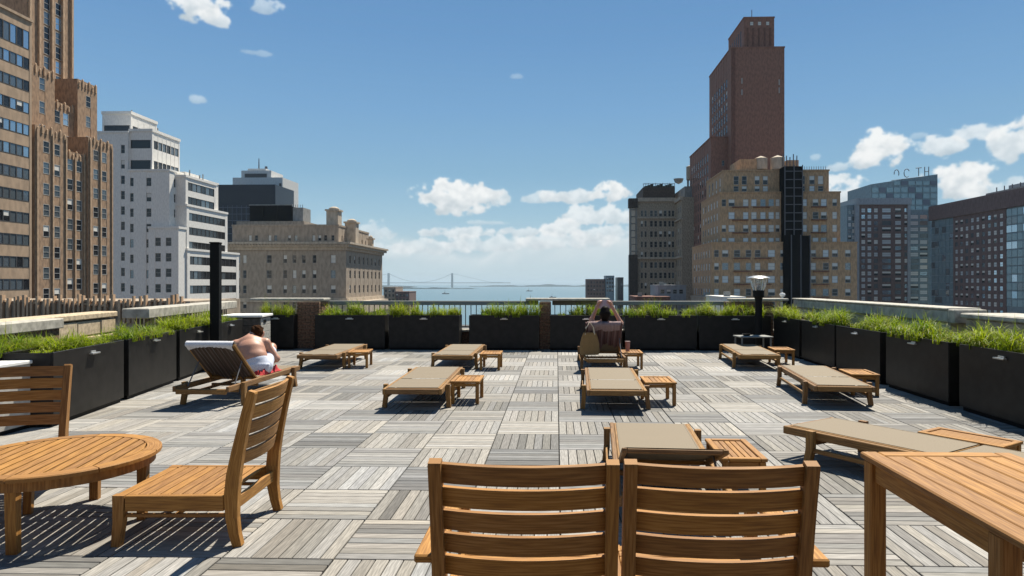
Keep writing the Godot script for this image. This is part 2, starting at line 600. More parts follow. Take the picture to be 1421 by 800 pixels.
	M.black_wall.metallic_specular = 0.1
	M.crown = wall(96, lin(0.50, 0.50, 0.49), 0.06)
	M.glass_pale = plain(lin(0.50, 0.52, 0.53), 0.3, 0.2)
	M.frame_pale = plain(lin(0.32, 0.31, 0.29), 0.7)
	M.frame_dark = plain(lin(0.04, 0.04, 0.042), 0.6)
	M.glass_dark = plain(lin(0.018, 0.020, 0.024), 0.08)
	M.glass_mid = plain(lin(0.16, 0.19, 0.21), 0.12, 0.55)
	M.glass_sky = plain(lin(0.42, 0.52, 0.60), 0.10, 0.85)
	M.glass_teal = plain(lin(0.20, 0.29, 0.32), 0.25, 0.3)
	M.blind = plain(lin(0.62, 0.60, 0.55), 0.7)
	M.steel = plain(lin(0.10, 0.10, 0.11), 0.6)
	M.water = StandardMaterial3D.new()
	M.water.albedo_color = lin(0.06, 0.13, 0.16)
	M.water.roughness = 0.32
	M.water.normal_enabled = true
	M.water.normal_texture = bump_tex(99, 0.05, 3.0, 512, 5)
	M.water.normal_scale = 0.35
	M.water.uv1_triplanar = true
	M.water.uv1_world_triplanar = true
	M.water.uv1_scale = Vector3(0.004, 0.004, 0.004)
	M.street = wall(97, lin(0.07, 0.07, 0.07), 0.4, 0.95, 0.02)
	M.far_land = wall(98, lin(0.04, 0.065, 0.045), 0.3, 0.95, 0.002)
	M.bridge_paint = plain(lin(0.13, 0.17, 0.19), 0.7)
	M.hull = plain(lin(0.03, 0.035, 0.05), 0.6)

# ------------------------------------------------------------------ the deck
const TILE := 0.61
const DECK_X := 0.022
const DECK_Z := -6.062
func slat_tone(r: RandomNumberGenerator, bias: float, brown := 0.0) -> Color:
	var v := clampf(bias + r.randf_range(-0.065, 0.075), 0.13, 0.52)
	var warm := r.randf_range(-0.3, 1.0) + brown
	return Color(v * (1.012 + 0.032 * warm), v, v * (0.968 - 0.045 * warm))

func add_slat(st: SurfaceTool, k: int, along_z: bool, tone: Color, lift: float):
	var off := (k - 3.5) * 0.0756
	if along_z:
		box(st, Vector3(off, -0.011 + lift, 0), Vector3(0.0695, 0.022, 0.601), 0.0025, Basis.IDENTITY, tone)
	else:
		box(st, Vector3(0, -0.011 + lift, off), Vector3(0.601, 0.022, 0.0695), 0.0025, Basis.IDENTITY, tone)

func build_deck():
	var r := RandomNumberGenerator.new()
	r.seed = 2024
	var deck := setting("deck")
	part("deck_bed", boxmesh(Vector3(16.0, 0.06, 19.0), 0.0, Vector3(-1.0, -0.056, -7.2)), M.deck_base, deck)
	# tile variants: [lengthwise 0 or 1][tone]
	var tiles := [[], []]
	for o in 2:
		for k in 14:
			var st := ST()
			var bias := 0.28 + 0.015 * (k - 6.5) + r.randf_range(-0.02, 0.02)
			var brown := r.randf_range(-0.6, 1.6)
			for j in 8:
				add_slat(st, j, o == 1, slat_tone(r, bias, brown), r.randf_range(-0.0012, 0.0012))
			tiles[o].append(st.commit())
	var slats := [[], []]
	for o in 2:
		for k in 40:
			var st := ST()
			var tone := slat_tone(r, 0.18 + 0.0052 * k, r.randf_range(-0.4, 1.8))
			st.set_color(tone)
			if o == 1: box(st, Vector3.ZERO, Vector3(0.0695, 0.022, 0.601), 0.0025)
			else: box(st, Vector3.ZERO, Vector3(0.601, 0.022, 0.0695), 0.0025)
			slats[o].append(st.commit())
	var cells := []
	for i in range(-13, 9):
		for j in range(-8, 16):
			var c := Vector3(DECK_X + (i + 0.5) * TILE, 0, DECK_Z - (j + 0.5) * TILE)
			if c.z > 0.8 or c.z < -15.4: continue
			var d := -c.z
			var seen := d > 2.4 and absf(c.x / d + 0.06) < 0.83 and c.x > -5.5 + 0.165 * (c.z + 7.1) and c.x < 4.9
			cells.append([d + (0.0 if seen else 100.0) + absf(c.x) * 0.15, c, posmod(i + j, 2), seen])
	cells.sort_custom(func(a, b): return a[0] < b[0])
	var rest := ST()
	var count := 0
	for e in cells:
		var o: int = e[2]
		var bias := r.randi_range(0, 13)
		if e[3] and count < 38:
			var t := Node3D.new()
			t.name = "deck_tile"
			deck.add_child(t, true)
			t.position = e[1]
			t.rotation.y = r.randf_range(-0.003, 0.003)
			var mean := r.randi_range(9, 27)
			for k in 8:
				var off := (k - 3.5) * 0.0756
				part("slat", slats[o][clampi(mean + r.randi_range(-9, 11), 0, 39)], M.deck, t, Vector3(off if o == 1 else 0.0, -0.011 + r.randf_range(-0.0012, 0.0012), 0.0 if o == 1 else off))
			count += 1
		elif e[3] and count < 300:
			part("deck_tile", tiles[o][bias], M.deck, deck, e[1])
			count += 1
		else:
			rest.append_from(tiles[o][bias], 0, Transform3D(Basis.IDENTITY, e[1]))
	var far := part("deck_tiling", rest.commit(), M.deck, deck)
	far.set_meta("kind", "stuff")

# ------------------------------------------------------------------ planters with grass
var grass_meshes := []
func build_grass_meshes():
	var r := RandomNumberGenerator.new()
	r.seed = 909
	for v in 6:
		var st := ST()
		var tufts := []
		var mood: float = [0.15, 0.0, 0.3, -0.15, 0.1, -0.05][v]
		for k in 24:
			tufts.append([Vector3(r.randf_range(-0.16, 0.23), 0, r.randf_range(-0.74, 0.74)), lerpf(0.35, 1.3, pow(r.randf(), 1.3)), r.randf()])
		for t in tufts:
			for k in 80:
				var a := r.randf() * TAU
				var lean := pow(r.randf(), 0.55) * 1.25
				var l: float = r.randf_range(0.16, 0.44) * t[1]
				var dir := Vector3(cos(a), 0, sin(a))
				var base: Vector3 = t[0] + Vector3(r.randf_range(-0.07, 0.07), 0, r.randf_range(-0.08, 0.08))
				var w := r.randf_range(0.003, 0.0065)
				var side := dir.cross(Vector3.UP)
				var hue: float = clampf(t[2] * 0.5 + r.randf() * 0.6 + mood, 0.0, 1.0)
				var col := Color(0.10, 0.185, 0.012).lerp(Color(0.33, 0.37, 0.022), hue)
				if r.randf() < 0.07: col = Color(0.32, 0.27, 0.10)
				st.set_color(col)
				var seg := 5
				var pp := []
				for q in seg + 1:
					var s := float(q) / seg
					var bend := lean * s * s * 1.1
					var up := s * (1.0 - 0.62 * lean * s * s)
					pp.append(base + dir * bend * l * 0.75 + Vector3.UP * up * l)
				for q in seg:
					var w0 := w * (1.0 - pow(float(q) / seg, 2.0))
					var w1 := w * (1.0 - pow(float(q + 1) / seg, 2.0))
					var n: Vector3 = side.cross(pp[q + 1] - pp[q]).normalized()
					if n.y < 0.0: n = -n
					if q < seg - 1:
						quad(st, pp[q] - side * w0, pp[q] + side * w0, pp[q + 1] + side * w1, pp[q + 1] - side * w1, n)
					else:
						tri(st, pp[q] - side * w0, pp[q] + side * w0, pp[q + 1], n)
		grass_meshes.append(st.commit())

# a planter 1.55 m long whose front faces local +x; length along local z
func planter(at: Vector3, turn: float, label: String, grass_label: String, k: int, length := 1.55, tall := 1.0):
	var t := thing("planter_box", label, "planter", at, turn, "black metal planter boxes round the terrace")
	var hgt := 0.77
	var dep := 0.48
	part("plinth", boxmesh(Vector3(dep - 0.06, 0.05, length - 0.06), 0.0, Vector3(-dep * 0.5, 0.025, 0)), M.black, t)
	var st := ST()
	var hl := length * 0.5
	box(st, Vector3(-0.010, 0.05 + (hgt - 0.05) * 0.5, 0), Vector3(0.020, hgt - 0.05, length), 0.004)
	part("front_panel", st.commit(), M.planter, t)
	st = ST()
	box(st, Vector3(-dep + 0.010, 0.05 + (hgt - 0.05) * 0.5, 0), Vector3(0.020, hgt - 0.05, length), 0.004)
	part("rear_panel", st.commit(), M.planter, t)
	for s in [-1.0, 1.0]:
		part("end_panel", boxmesh(Vector3(dep - 0.042, hgt - 0.06, 0.018), 0.003, Vector3(-dep * 0.5, 0.05 + (hgt - 0.05) * 0.5, s * (hl - 0.012))), M.planter, t)
	part("soil", boxmesh(Vector3(dep - 0.05, 0.04, length - 0.05), 0.0, Vector3(-dep * 0.5, hgt - 0.06, 0)), M.soil, t)
	# small metal lamp on the front, below the rim
	st = ST()
	box(st, Vector3(0.030, hgt - 0.085, 0.0), Vector3(0.045, 0.018, 0.17), 0.004)
	box(st, Vector3(0.010, hgt - 0.075, 0.0), Vector3(0.020, 0.036, 0.10), 0.003)
	part("lamp_hood", st.commit(), M.silver, t)
	var g := MeshInstance3D.new()
	g.name = numbered("planter_grass")
	g.mesh = grass_meshes[k % grass_meshes.size()]
	g.material_override = M.grass
	add_child(g)
	g.transform = t.transform * Transform3D(Basis(Vector3.UP, PI if k % 3 == 1 else 0.0), Vector3(-dep * 0.5 - 0.01, hgt - 0.045, 0))
	if length < 1.4: g.scale.z = length / 1.55
	g.scale.y = tall
	tag(g, grass_label, "grass", "", "stuff")

const LEFT_TURN := 0.1635
func left_at(s: float, off: float, y := 0.0) -> Vector3:      # s along the slanted side, off towards the deck
	var dir := Vector3(-sin(LEFT_TURN), 0, -cos(LEFT_TURN))
	var out := Vector3(cos(LEFT_TURN), 0, -sin(LEFT_TURN))
	return Vector3(-5.2, y, -7.1) + dir * s + out * off

func build_planters():
	var ordinal := ["first", "second", "third", "fourth", "fifth", "sixth", "seventh", "eighth"]
	# the far end: seven boxes seen full face
	var xs := [[-6.63, -5.84], [-5.36, -3.80], [-3.71, -2.15], [-1.93, -0.38], [-0.14, 1.44], [1.50, 3.06], [3.11, 4.66]]
	var far_names := ["black planter box behind the wooden counter, beside the brick pier", "black planter box just past the brick pier, behind the far lounger", "black planter box with open railing gap at its harbour side",
		"black planter box against the narrow brick pier, under open water", "black planter box behind the sunbather holding a book", "black planter box between sunbather and garden lantern", "black planter box in the far corner behind the garden lantern"]
	var far_grass := ["bright grass over planter behind the wooden counter", "bright tufted grass in planter just past the brick pier", "grass in planter beside the open railing gap", "tall bright grass in planter against the narrow brick pier",
		"bright grass in planter behind the sunbather holding a book", "grass in planter between sunbather and garden lantern", "grass in planter behind the garden lantern"]
	for k in xs.size():
		planter(Vector3((xs[k][0] + xs[k][1]) * 0.5, 0, -14.95), -PI / 2, far_names[k], far_grass[k], k, xs[k][1] - xs[k][0], 1.12)
	# the long side under the dark brown block
	var zs := [-14.12, -12.44, -10.82, -9.09, -7.32, -5.6]
	for k in zs.size():
		planter(Vector3(4.70, 0, zs[k]), PI, "%s black planter box from the far corner on the sunlit side" % ordinal[k], "long arching grass in the %s planter from the corner, sunlit side" % ordinal[k], k + 2)
	# the slanted side under the white stepped building
	for k in 4:
		planter(left_at(-0.28 + 0.775 + k * 1.68, 0.0), LEFT_TURN, "%s dark planter box behind the pale cabinet, slanted side" % ordinal[k], "grass in the %s planter behind the pale cabinet, slanted side" % ordinal[k], k + 4, 1.55, [0.62, 0.72, 0.9, 0.85][k])
	planter(left_at(0.22, -0.50), LEFT_TURN, "dark planter box half hidden behind the pale cabinet", "shaded grass spilling behind the pale cabinet", 5, 1.2, 0.8)

# ------------------------------------------------------------------ parapets, railings, cabinets
func build_parapets():
	var st := ST()
	# far side: a low curb with railings between brick piers
	var curb := thing("parapet_wall", "low brick parapet with white sill along the harbour end", "wall", Vector3(0, 0, -15.75))
	part("curb", boxmesh(Vector3(12.6, 0.36, 0.28), 0.01, Vector3(-0.9, 0.18, 0)), M.brickwork, curb)
	part("sill", boxmesh(Vector3(12.6, 0.05, 0.36), 0.01, Vector3(-0.9, 0.386, 0.01)), M.coping, curb)
	var pier := thing("brick_pier", "wide brown brick pier beside the wooden counter", "pier", Vector3(-5.6, 0, -15.50), 0.0, "brick piers of the parapet")
	brick_pier(pier, 0.52, 0.60)
	pier = thing("brick_pier", "narrow brown brick pier at the middle of the harbour end", "pier", Vector3(-0.26, 0, -15.50), 0.0, "brick piers of the parapet")
	brick_pier(pier, 0.26, 0.60)
	pier = thing("brick_pier", "brown brick pier behind the garden lantern", "pier", Vector3(4.35, 0, -15.62), 0.0, "brick piers of the parapet")
	brick_pier(pier, 1.0, 0.5)
	for e in [[-6.15, 1.7, "long pale coping slab by the wooden counter"], [0.25, 1.9, "pale coping slab above the narrow brick pier"], [4.55, 1.25, "pale coping slab behind the garden lantern"]]:
		var c := part("coping_slab", boxmesh(Vector3(e[1], 0.055, 0.5), 0.012, Vector3.ZERO), M.coping, self, Vector3(e[0], 1.108, -15.58))
		tag(c, e[2], "coping", "pale coping slabs of the harbour parapet")
	for e in [[-5.30, -0.42, "grey metal railing between the two brick piers"], [-0.10, 3.82, "grey metal railing behind the sunbather with the book"]]:
		var rl := thing("railing", e[2], "railing", Vector3(e[0], 0, -15.72), 0.0, "grey metal railings on the curb")
		var len: float = e[1] - e[0]
		part("top_rail", boxmesh(Vector3(len, 0.10, 0.09), 0.012, Vector3(len * 0.5, 1.02, 0)), M.rail_grey, rl)
		part("bottom_rail", boxmesh(Vector3(len, 0.03, 0.04), 0.004, Vector3(len * 0.5, 0.47, 0)), M.rail_dark, rl)
		var picket := boxmesh(Vector3(0.018, 0.483, 0.018), 0.0)
		var n := int(len / 0.125)
		for k in n:
			part("picket", picket, M.rail_dark, rl, Vector3(0.06 + (len - 0.12) * k / (n - 1), 0.7275, 0))
	# sunlit side: a grey wall with a heavy coping, then a stone block
	var w := thing("parapet_wall", "long grey parapet wall with pale coping, sunlit side", "wall", Vector3(5.55, 0, -12.5))
	part("wall_body", boxmesh(Vector3(0.30, 0.94, 6.0), 0.0, Vector3(0, 0.47, 0)), M.concrete, w)
	part("coping", boxmesh(Vector3(0.42, 0.17, 6.06), 0.015, Vector3(0, 1.026, 0)), M.concrete, w)
	part("coping_cap", boxmesh(Vector3(0.46, 0.03, 6.12), 0.008, Vector3(0, 1.126, 0)), M.coping, w)
	part("end_block", boxmesh(Vector3(0.44, 0.19, 0.16), 0.012, Vector3(0, 1.03, 3.125)), M.coping, w)
	w = thing("parapet_wall", "brown stone parapet with a broad pale cap, near sunlit side", "wall", Vector3(5.75, 0, -7.1))
	part("wall_body", boxmesh(Vector3(0.34, 0.86, 4.1), 0.0, Vector3(0, 0.43, 0)), M.brickwork, w)
	for k in 3:
		part("stone_block", boxmesh(Vector3(0.62, 0.15, 1.32), 0.015, Vector3(-0.06, 0.937, -1.37 + k * 1.37)), M.old_stone, w)
	part("cap", boxmesh(Vector3(0.72, 0.07, 4.2), 0.015, Vector3(-0.04, 1.05, 0)), M.coping, w)
	var lamp := thing("spot_lamp", "small round white lamp on the corner of the parapet", "lamp", Vector3(5.12, 1.14, -15.6))
	st = ST()
	lathe(st, Vector3.ZERO, [[0.0, 0.0], [0.03, 0.0], [0.015, 0.025], [0.05, 0.04], [0.065, 0.08], [0.05, 0.11], [0.0, 0.12]], 16)
	part("lamp_body", st.commit(), M.white_top, lamp)
	# slanted side: sandstone courses near, pale coping farther on
	var sw := thing("stone_wall", "tan sandstone block wall behind the slanted planters", "wall", left_at(2.25, -1.42), LEFT_TURN)
	part("core", boxmesh(Vector3(0.26, 0.92, 3.3), 0.0, Vector3(-0.03, 0.46, 0.0)), M.mortar, sw)
	var r := RandomNumberGenerator.new()
	r.seed = 5
	for row in 4:
		var z := -1.65
		while z < 1.6:
			var l: float = min(r.randf_range(0.42, 0.72), 1.65 - z)
			if 1.65 - z - l < 0.2: l = 1.65 - z
			part("stone_block", boxmesh(Vector3(0.30 + r.randf_range(-0.01, 0.015), 0.215, l - 0.016), 0.014, Vector3(0.0, 0.12 + row * 0.23, z + l * 0.5)), M.sandstone if r.randf() < 0.6 else M.sandstone2, sw)
			z += l
	part("coping", boxmesh(Vector3(0.34, 0.09, 3.36), 0.015, Vector3(0, 0.985, 0)), M.sandstone2, sw)
	w = thing("parapet_wall", "white capped parapet beyond the sandstone wall, slanted side", "wall", left_at(5.9, -0.85), LEFT_TURN)
	part("wall_body", boxmesh(Vector3(0.24, 0.36, 4.5), 0.0, Vector3(0, 0.18, 0)), M.brickwork, w)
	part("coping", boxmesh(Vector3(0.40, 0.16, 4.6), 0.012, Vector3(0, 1.0, 0)), M.coping, w)
	var pk := boxmesh(Vector3(0.02, 0.56, 0.02), 0.0)
	for k in 32:
		part("picket", pk, M.rail_dark, w, Vector3(0, 0.64, -2.2 + k * 0.142))
	var slab := part("coping_slab", boxmesh(Vector3(0.27, 0.13, 2.0), 0.012), M.coping, self, left_at(0.85, -1.12, 0.955))
	slab.rotation.y = LEFT_TURN
	tag(slab, "pale weathered coping slab nearest the camera, above shaded grass", "coping", "pale coping slabs of the slanted parapet")
	var sb := thing("parapet_wall", "dark brick wall under the nearest weathered coping slab", "wall", left_at(0.85, -1.12), LEFT_TURN)
	part("wall_body", boxmesh(Vector3(0.2, 0.889, 1.9), 0.0, Vector3(0, 0.4445, 0)), M.brickwork, sb)
	# pale cabinet beside the armless chair
	var cab := thing("storage_cabinet", "pale grey low cabinet with a white top behind the round table", "cabinet", Vector3(-5.50, 0, -5.92))
	part("body", boxmesh(Vector3(0.26, 0.62, 2.1), 0.006, Vector3(0, 0.35, 0)), M.pale_box, cab)
	part("plinth", boxmesh(Vector3(0.22, 0.04, 2.0), 0.0, Vector3(0, 0.02, 0)), M.black, cab)
	part("top", boxmesh(Vector3(0.30, 0.035, 2.16), 0.006, Vector3(0, 0.678, 0)), M.white_top, cab)
	# wooden counter in the far corner
	var ct := thing("serving_counter", "wooden counter with white top in the far corner behind the man", "counter", Vector3(-6.42, 0, -13.95), 0.16)
	part("carcass", boxmesh(Vector3(0.70, 0.74, 0.74), 0.0, Vector3(0, 0.40, 0)), M.black, ct)
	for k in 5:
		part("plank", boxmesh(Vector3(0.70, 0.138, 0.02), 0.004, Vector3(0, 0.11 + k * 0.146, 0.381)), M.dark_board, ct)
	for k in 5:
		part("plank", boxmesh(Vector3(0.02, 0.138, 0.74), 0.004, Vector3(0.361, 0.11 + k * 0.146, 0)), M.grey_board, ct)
	part("top", boxmesh(Vector3(0.82, 0.045, 0.86), 0.006, Vector3(0, 0.81, 0)), M.white_top, ct)
	part("vent_slot", boxmesh(Vector3(0.012, 0.06, 0.20), 0.0, Vector3(0.376, 0.69, 0.10)), M.black, ct)
	# black square post
	var po := thing("square_post", "tall black square metal post behind the seated man", "post", Vector3(-5.79, 0, -11.40), LEFT_TURN)
	part("shaft", boxmesh(Vector3(0.15, 2.13, 0.15), 0.008, Vector3(0, 1.085, 0)), M.black, po)
	part("cap", boxmesh(Vector3(0.165, 0.025, 0.165), 0.006, Vector3(0, 2.1625, 0)), M.black, po)
	part("base_plate", boxmesh(Vector3(0.22, 0.02, 0.22), 0.004, Vector3(0, 0.010, 0)), M.black, po)
	# garden lantern
	var la := thing("garden_lantern", "black post lantern with clear glass and a metal lid in the far corner", "lantern", Vector3(4.13, 0, -14.05))
	st = ST()
	lathe(st, Vector3.ZERO, [[0.0, 0.0], [0.15, 0.0], [0.15, 0.025], [0.07, 0.05], [0.07, 1.14], [0.085, 1.18], [0.11, 1.21], [0.115, 1.33], [0.0, 1.33]], 24)
	part("post", st.commit(), M.black, la)
	st = ST()
	lathe(st, Vector3.ZERO, [[0.10, 1.332], [0.14, 1.40], [0.17, 1.57]], 24)
	lathe(st, Vector3.ZERO, [[0.164, 1.57], [0.134, 1.40], [0.094, 1.332]], 24)
	part("glass", st.commit(), M.clear_glass, la)
	st = ST()
	lathe(st, Vector3.ZERO, [[0.0, 1.635], [0.10, 1.63], [0.18, 1.61], [0.225, 1.585], [0.22, 1.575], [0.0, 1.58]], 24)
	part("lid", st.commit(), M.silver, la)
	for k in 4:
		var a := TAU * (k + 0.5) / 4
		st = ST()
		tube(st, [Vector3(cos(a) * 0.11, 1.325, sin(a) * 0.11), Vector3(cos(a) * 0.185, 1.58, sin(a) * 0.185)], [0.007, 0.007], 6)
		part("rod", st.commit(), M.silver, la)
	st = ST()
	lathe(st, Vector3.ZERO, [[0.0, 1.332], [0.05, 1.34], [0.04, 1.41], [0.0, 1.45]], 12)
	part("burner", st.commit(), M.steel, la)
	# metal side table in the far corner
	var mt := thing("metal_table", "small grey metal table beneath the garden lantern", "table", Vector3(3.92, 0, -13.72), 0.1)
	part("table_top", boxmesh(Vector3(0.66, 0.025, 0.44), 0.006, Vector3(0, 0.415, 0)), M.rail_grey, mt)
	for sx in [-1, 1]:
		for sz in [-1, 1]:
			part("leg", boxmesh(Vector3(0.025, 0.40, 0.025), 0.0, Vector3(sx * 0.29, 0.20, sz * 0.18)), M.rail_grey, mt)
	var ash := thing("ash_tray", "dark shallow dish on the grey metal table", "dish", Vector3(3.80, 0.428, -13.74))
	st = ST()
	lathe(st, Vector3.ZERO, [[0.0, 0.0], [0.06, 0.0], [0.085, 0.035], [0.075, 0.035], [0.055, 0.012], [0.0, 0.012]], 18)
	part("bowl", st.commit(), M.black, ash)

func brick_pier(t: Node3D, w: float, d: float):
	var r := RandomNumberGenerator.new()
	r.seed = int(w * 100)
	part("core", boxmesh(Vector3(w - 0.03, 1.06, d - 0.03), 0.0, Vector3(0, 0.53, 0)), M.mortar, t)
	var st := ST()
	for row in 14:
		var x := -w * 0.5 + (0.0 if row % 2 == 0 else -0.10)
		while x < w * 0.5 - 0.01:
			var a := maxf(x, -w * 0.5)
			var b := minf(x + 0.205, w * 0.5)
			if b - a > 0.02:
				box(st, Vector3((a + b) * 0.5, 0.04 + row * 0.075, d * 0.5 - 0.05 + r.randf_range(-0.004, 0.004)), Vector3(b - a - 0.011, 0.064, 0.11), 0.004)
			x += 0.205
		for s in [-1, 1]:
			box(st, Vector3(s * (w * 0.5 - 0.049), 0.04 + row * 0.075, -0.055), Vector3(0.1, 0.064, d - 0.13), 0.003)
	var b := part("brickwork", st.commit(), M.brickwork, t)
	b.set_meta("kind", "stuff")

# ------------------------------------------------------------------ furniture
# a lounger 2.1 m long: foot end at -z, head end at +z; the back raised by angle
func lounger(label: String, at: Vector3, turn: float, raised := 0.0) -> Node3D:
	var t := thing("sun_lounger", label, "lounger", at, turn, "teak sun loungers on the deck")
	var wm = M.teak_old
	var y := 0.232
	for s in [-1.0, 1.0]:
		part("side_rail", boxmesh(Vector3(0.035, 0.065, 2.06), 0.005, Vector3(s * 0.325, y, 0)), wm, t)
		for z in [-0.74, 0.72]:
			var st := ST()
			sweep(st, [Vector3(s * 0.385, 0.0, z + 0.02 * signf(z)), Vector3(s * 0.372, 0.13, z), Vector3(s * 0.372, 0.276, z)], Vector3(0, 0, 1), [0.055, 0.062, 0.066], 0.05)
			part("leg", st.commit(), wm, t)
		part("stretcher", boxmesh(Vector3(0.025, 0.035, 1.40), 0.004, Vector3(s * 0.372, 0.12, -0.01)), wm, t)
	part("end_rail", boxmesh(Vector3(0.612, 0.06, 0.035), 0.005, Vector3(0, y, -1.012)), wm, t)
	part("end_rail", boxmesh(Vector3(0.612, 0.06, 0.035), 0.005, Vector3(0, y - (0.03 if raised > 0 else 0.0), 1.012)), wm, t)
	for z in [-0.74, 0.22, 0.72]:
		part("cross_bar", boxmesh(Vector3(0.612, 0.035, 0.03), 0.003, Vector3(0, y - 0.06, z)), wm, t)
	# seat and back: a light frame with woven fabric stretched over
	var hinge := 0.24
	seat_panel(t, "seat", 0.0, -0.985, hinge - 0.006, Vector3(0, y + 0.0235, 0), 0.0)
	seat_panel(t, "backrest", 0.0, 0.006, 0.985 - hinge, Vector3(0, y + 0.0235, hinge), raised)
	if raised > 0.0:
		for s in [-1.0, 1.0]:
			var top := Vector3(s * 0.27, y + 0.03 + sin(raised) * 0.42, hinge + cos(raised) * 0.42)
			var st := ST()
			tube(st, [top, Vector3(s * 0.29, y + 0.0, hinge + 0.56)], [0.008, 0.008], 6)
			part("prop", st.commit(), M.steel, t)
	return t

func seat_panel(t: Node3D, called: String, x: float, z0: float, z1: float, at: Vector3, ang: float):
	var p := Node3D.new()
	p.name = called
	t.add_child(p, true)
	p.position = at
	p.rotation.x = -ang
	var zc := (z0 + z1) * 0.5
	for s in [-1.0, 1.0]:
		part("rail", boxmesh(Vector3(0.032, 0.03, z1 - z0), 0.005, Vector3(s * 0.292, 0.0, zc)), M.teak_old, p)
	for z in [z0 + 0.018, z1 - 0.018]:
		part("rail", boxmesh(Vector3(0.552, 0.026, 0.032), 0.004, Vector3(0, -0.002, z)), M.teak_old, p)
	var st := ST()                                            # fabric with a slight sag
	var nx := 10
	var nz := 22
	var wobble := rng.randf() * 6.0
	for i in nx:
		for j in nz:
			var q := []
			for e in [[i, j], [i + 1, j], [i + 1, j + 1], [i, j + 1]]:
				var u := float(e[0]) / nx
				var v := float(e[1]) / nz
				q.append([Vector3(lerpf(-0.284, 0.284, u), 0.018 - 0.018 * sin(PI * u) * pow(sin(PI * v), 0.6) + 0.003 * sin(PI * u) * sin(v * 19.0 + u * 2.0 + wobble) * sin(PI * v), lerpf(z0 + 0.012, z1 - 0.012, v)), Vector3(0, 1, -0.08 * sin(PI * u) * sin(PI * v) * cos(v * 19.0 + u * 2.0 + wobble)).normalized()])
			smooth4(st, q[0], q[1], q[2], q[3])
	for s in [-1.0, 1.0]:
		box(st, Vector3(s * 0.285, 0.0165, zc), Vector3(0.012, 0.006, z1 - z0 - 0.03), 0.002)
	part("fabric", st.commit(), M.sling, p)

func side_table(label: String, at: Vector3, turn := 0.0, w := 0.36, l := 0.56) -> Node3D:
	var t := thing("side_table", label, "side table", at, turn, "low teak side tables beside the loungers")
	var h := 0.285
	for sx in [-1.0, 1.0]:
		for sz in [-1.0, 1.0]:
			part("leg", boxmesh(Vector3(0.042, h - 0.026, 0.042), 0.004, Vector3(sx * (w * 0.5 - 0.03), (h - 0.026) * 0.5, sz * (l * 0.5 - 0.03))), M.teak, t)
		part("apron", boxmesh(Vector3(0.02, 0.04, l - 0.104), 0.003, Vector3(sx * (w * 0.5 - 0.03), h - 0.05, 0)), M.teak, t)
		part("apron", boxmesh(Vector3(w - 0.104, 0.04, 0.02), 0.003, Vector3(0, h - 0.05, sx * (l * 0.5 - 0.03))), M.teak, t)
		part("top_frame", boxmesh(Vector3(0.045, 0.024, l), 0.004, Vector3(sx * (w * 0.5 - 0.0225), h - 0.012, 0)), M.teak, t)
		part("top_frame", boxmesh(Vector3(w - 0.092, 0.024, 0.045), 0.004, Vector3(0, h - 0.012, sx * (l * 0.5 - 0.0225))), M.teak, t)
	var n := 5
	var sw := (w - 0.094) / n
	for k in n:
		part("slat", boxmesh(Vector3(sw - 0.005, 0.016, l - 0.094), 0.003, Vector3(-w * 0.5 + 0.047 + sw * (k + 0.5), h - 0.017, 0)), M.teak, t)
	return t

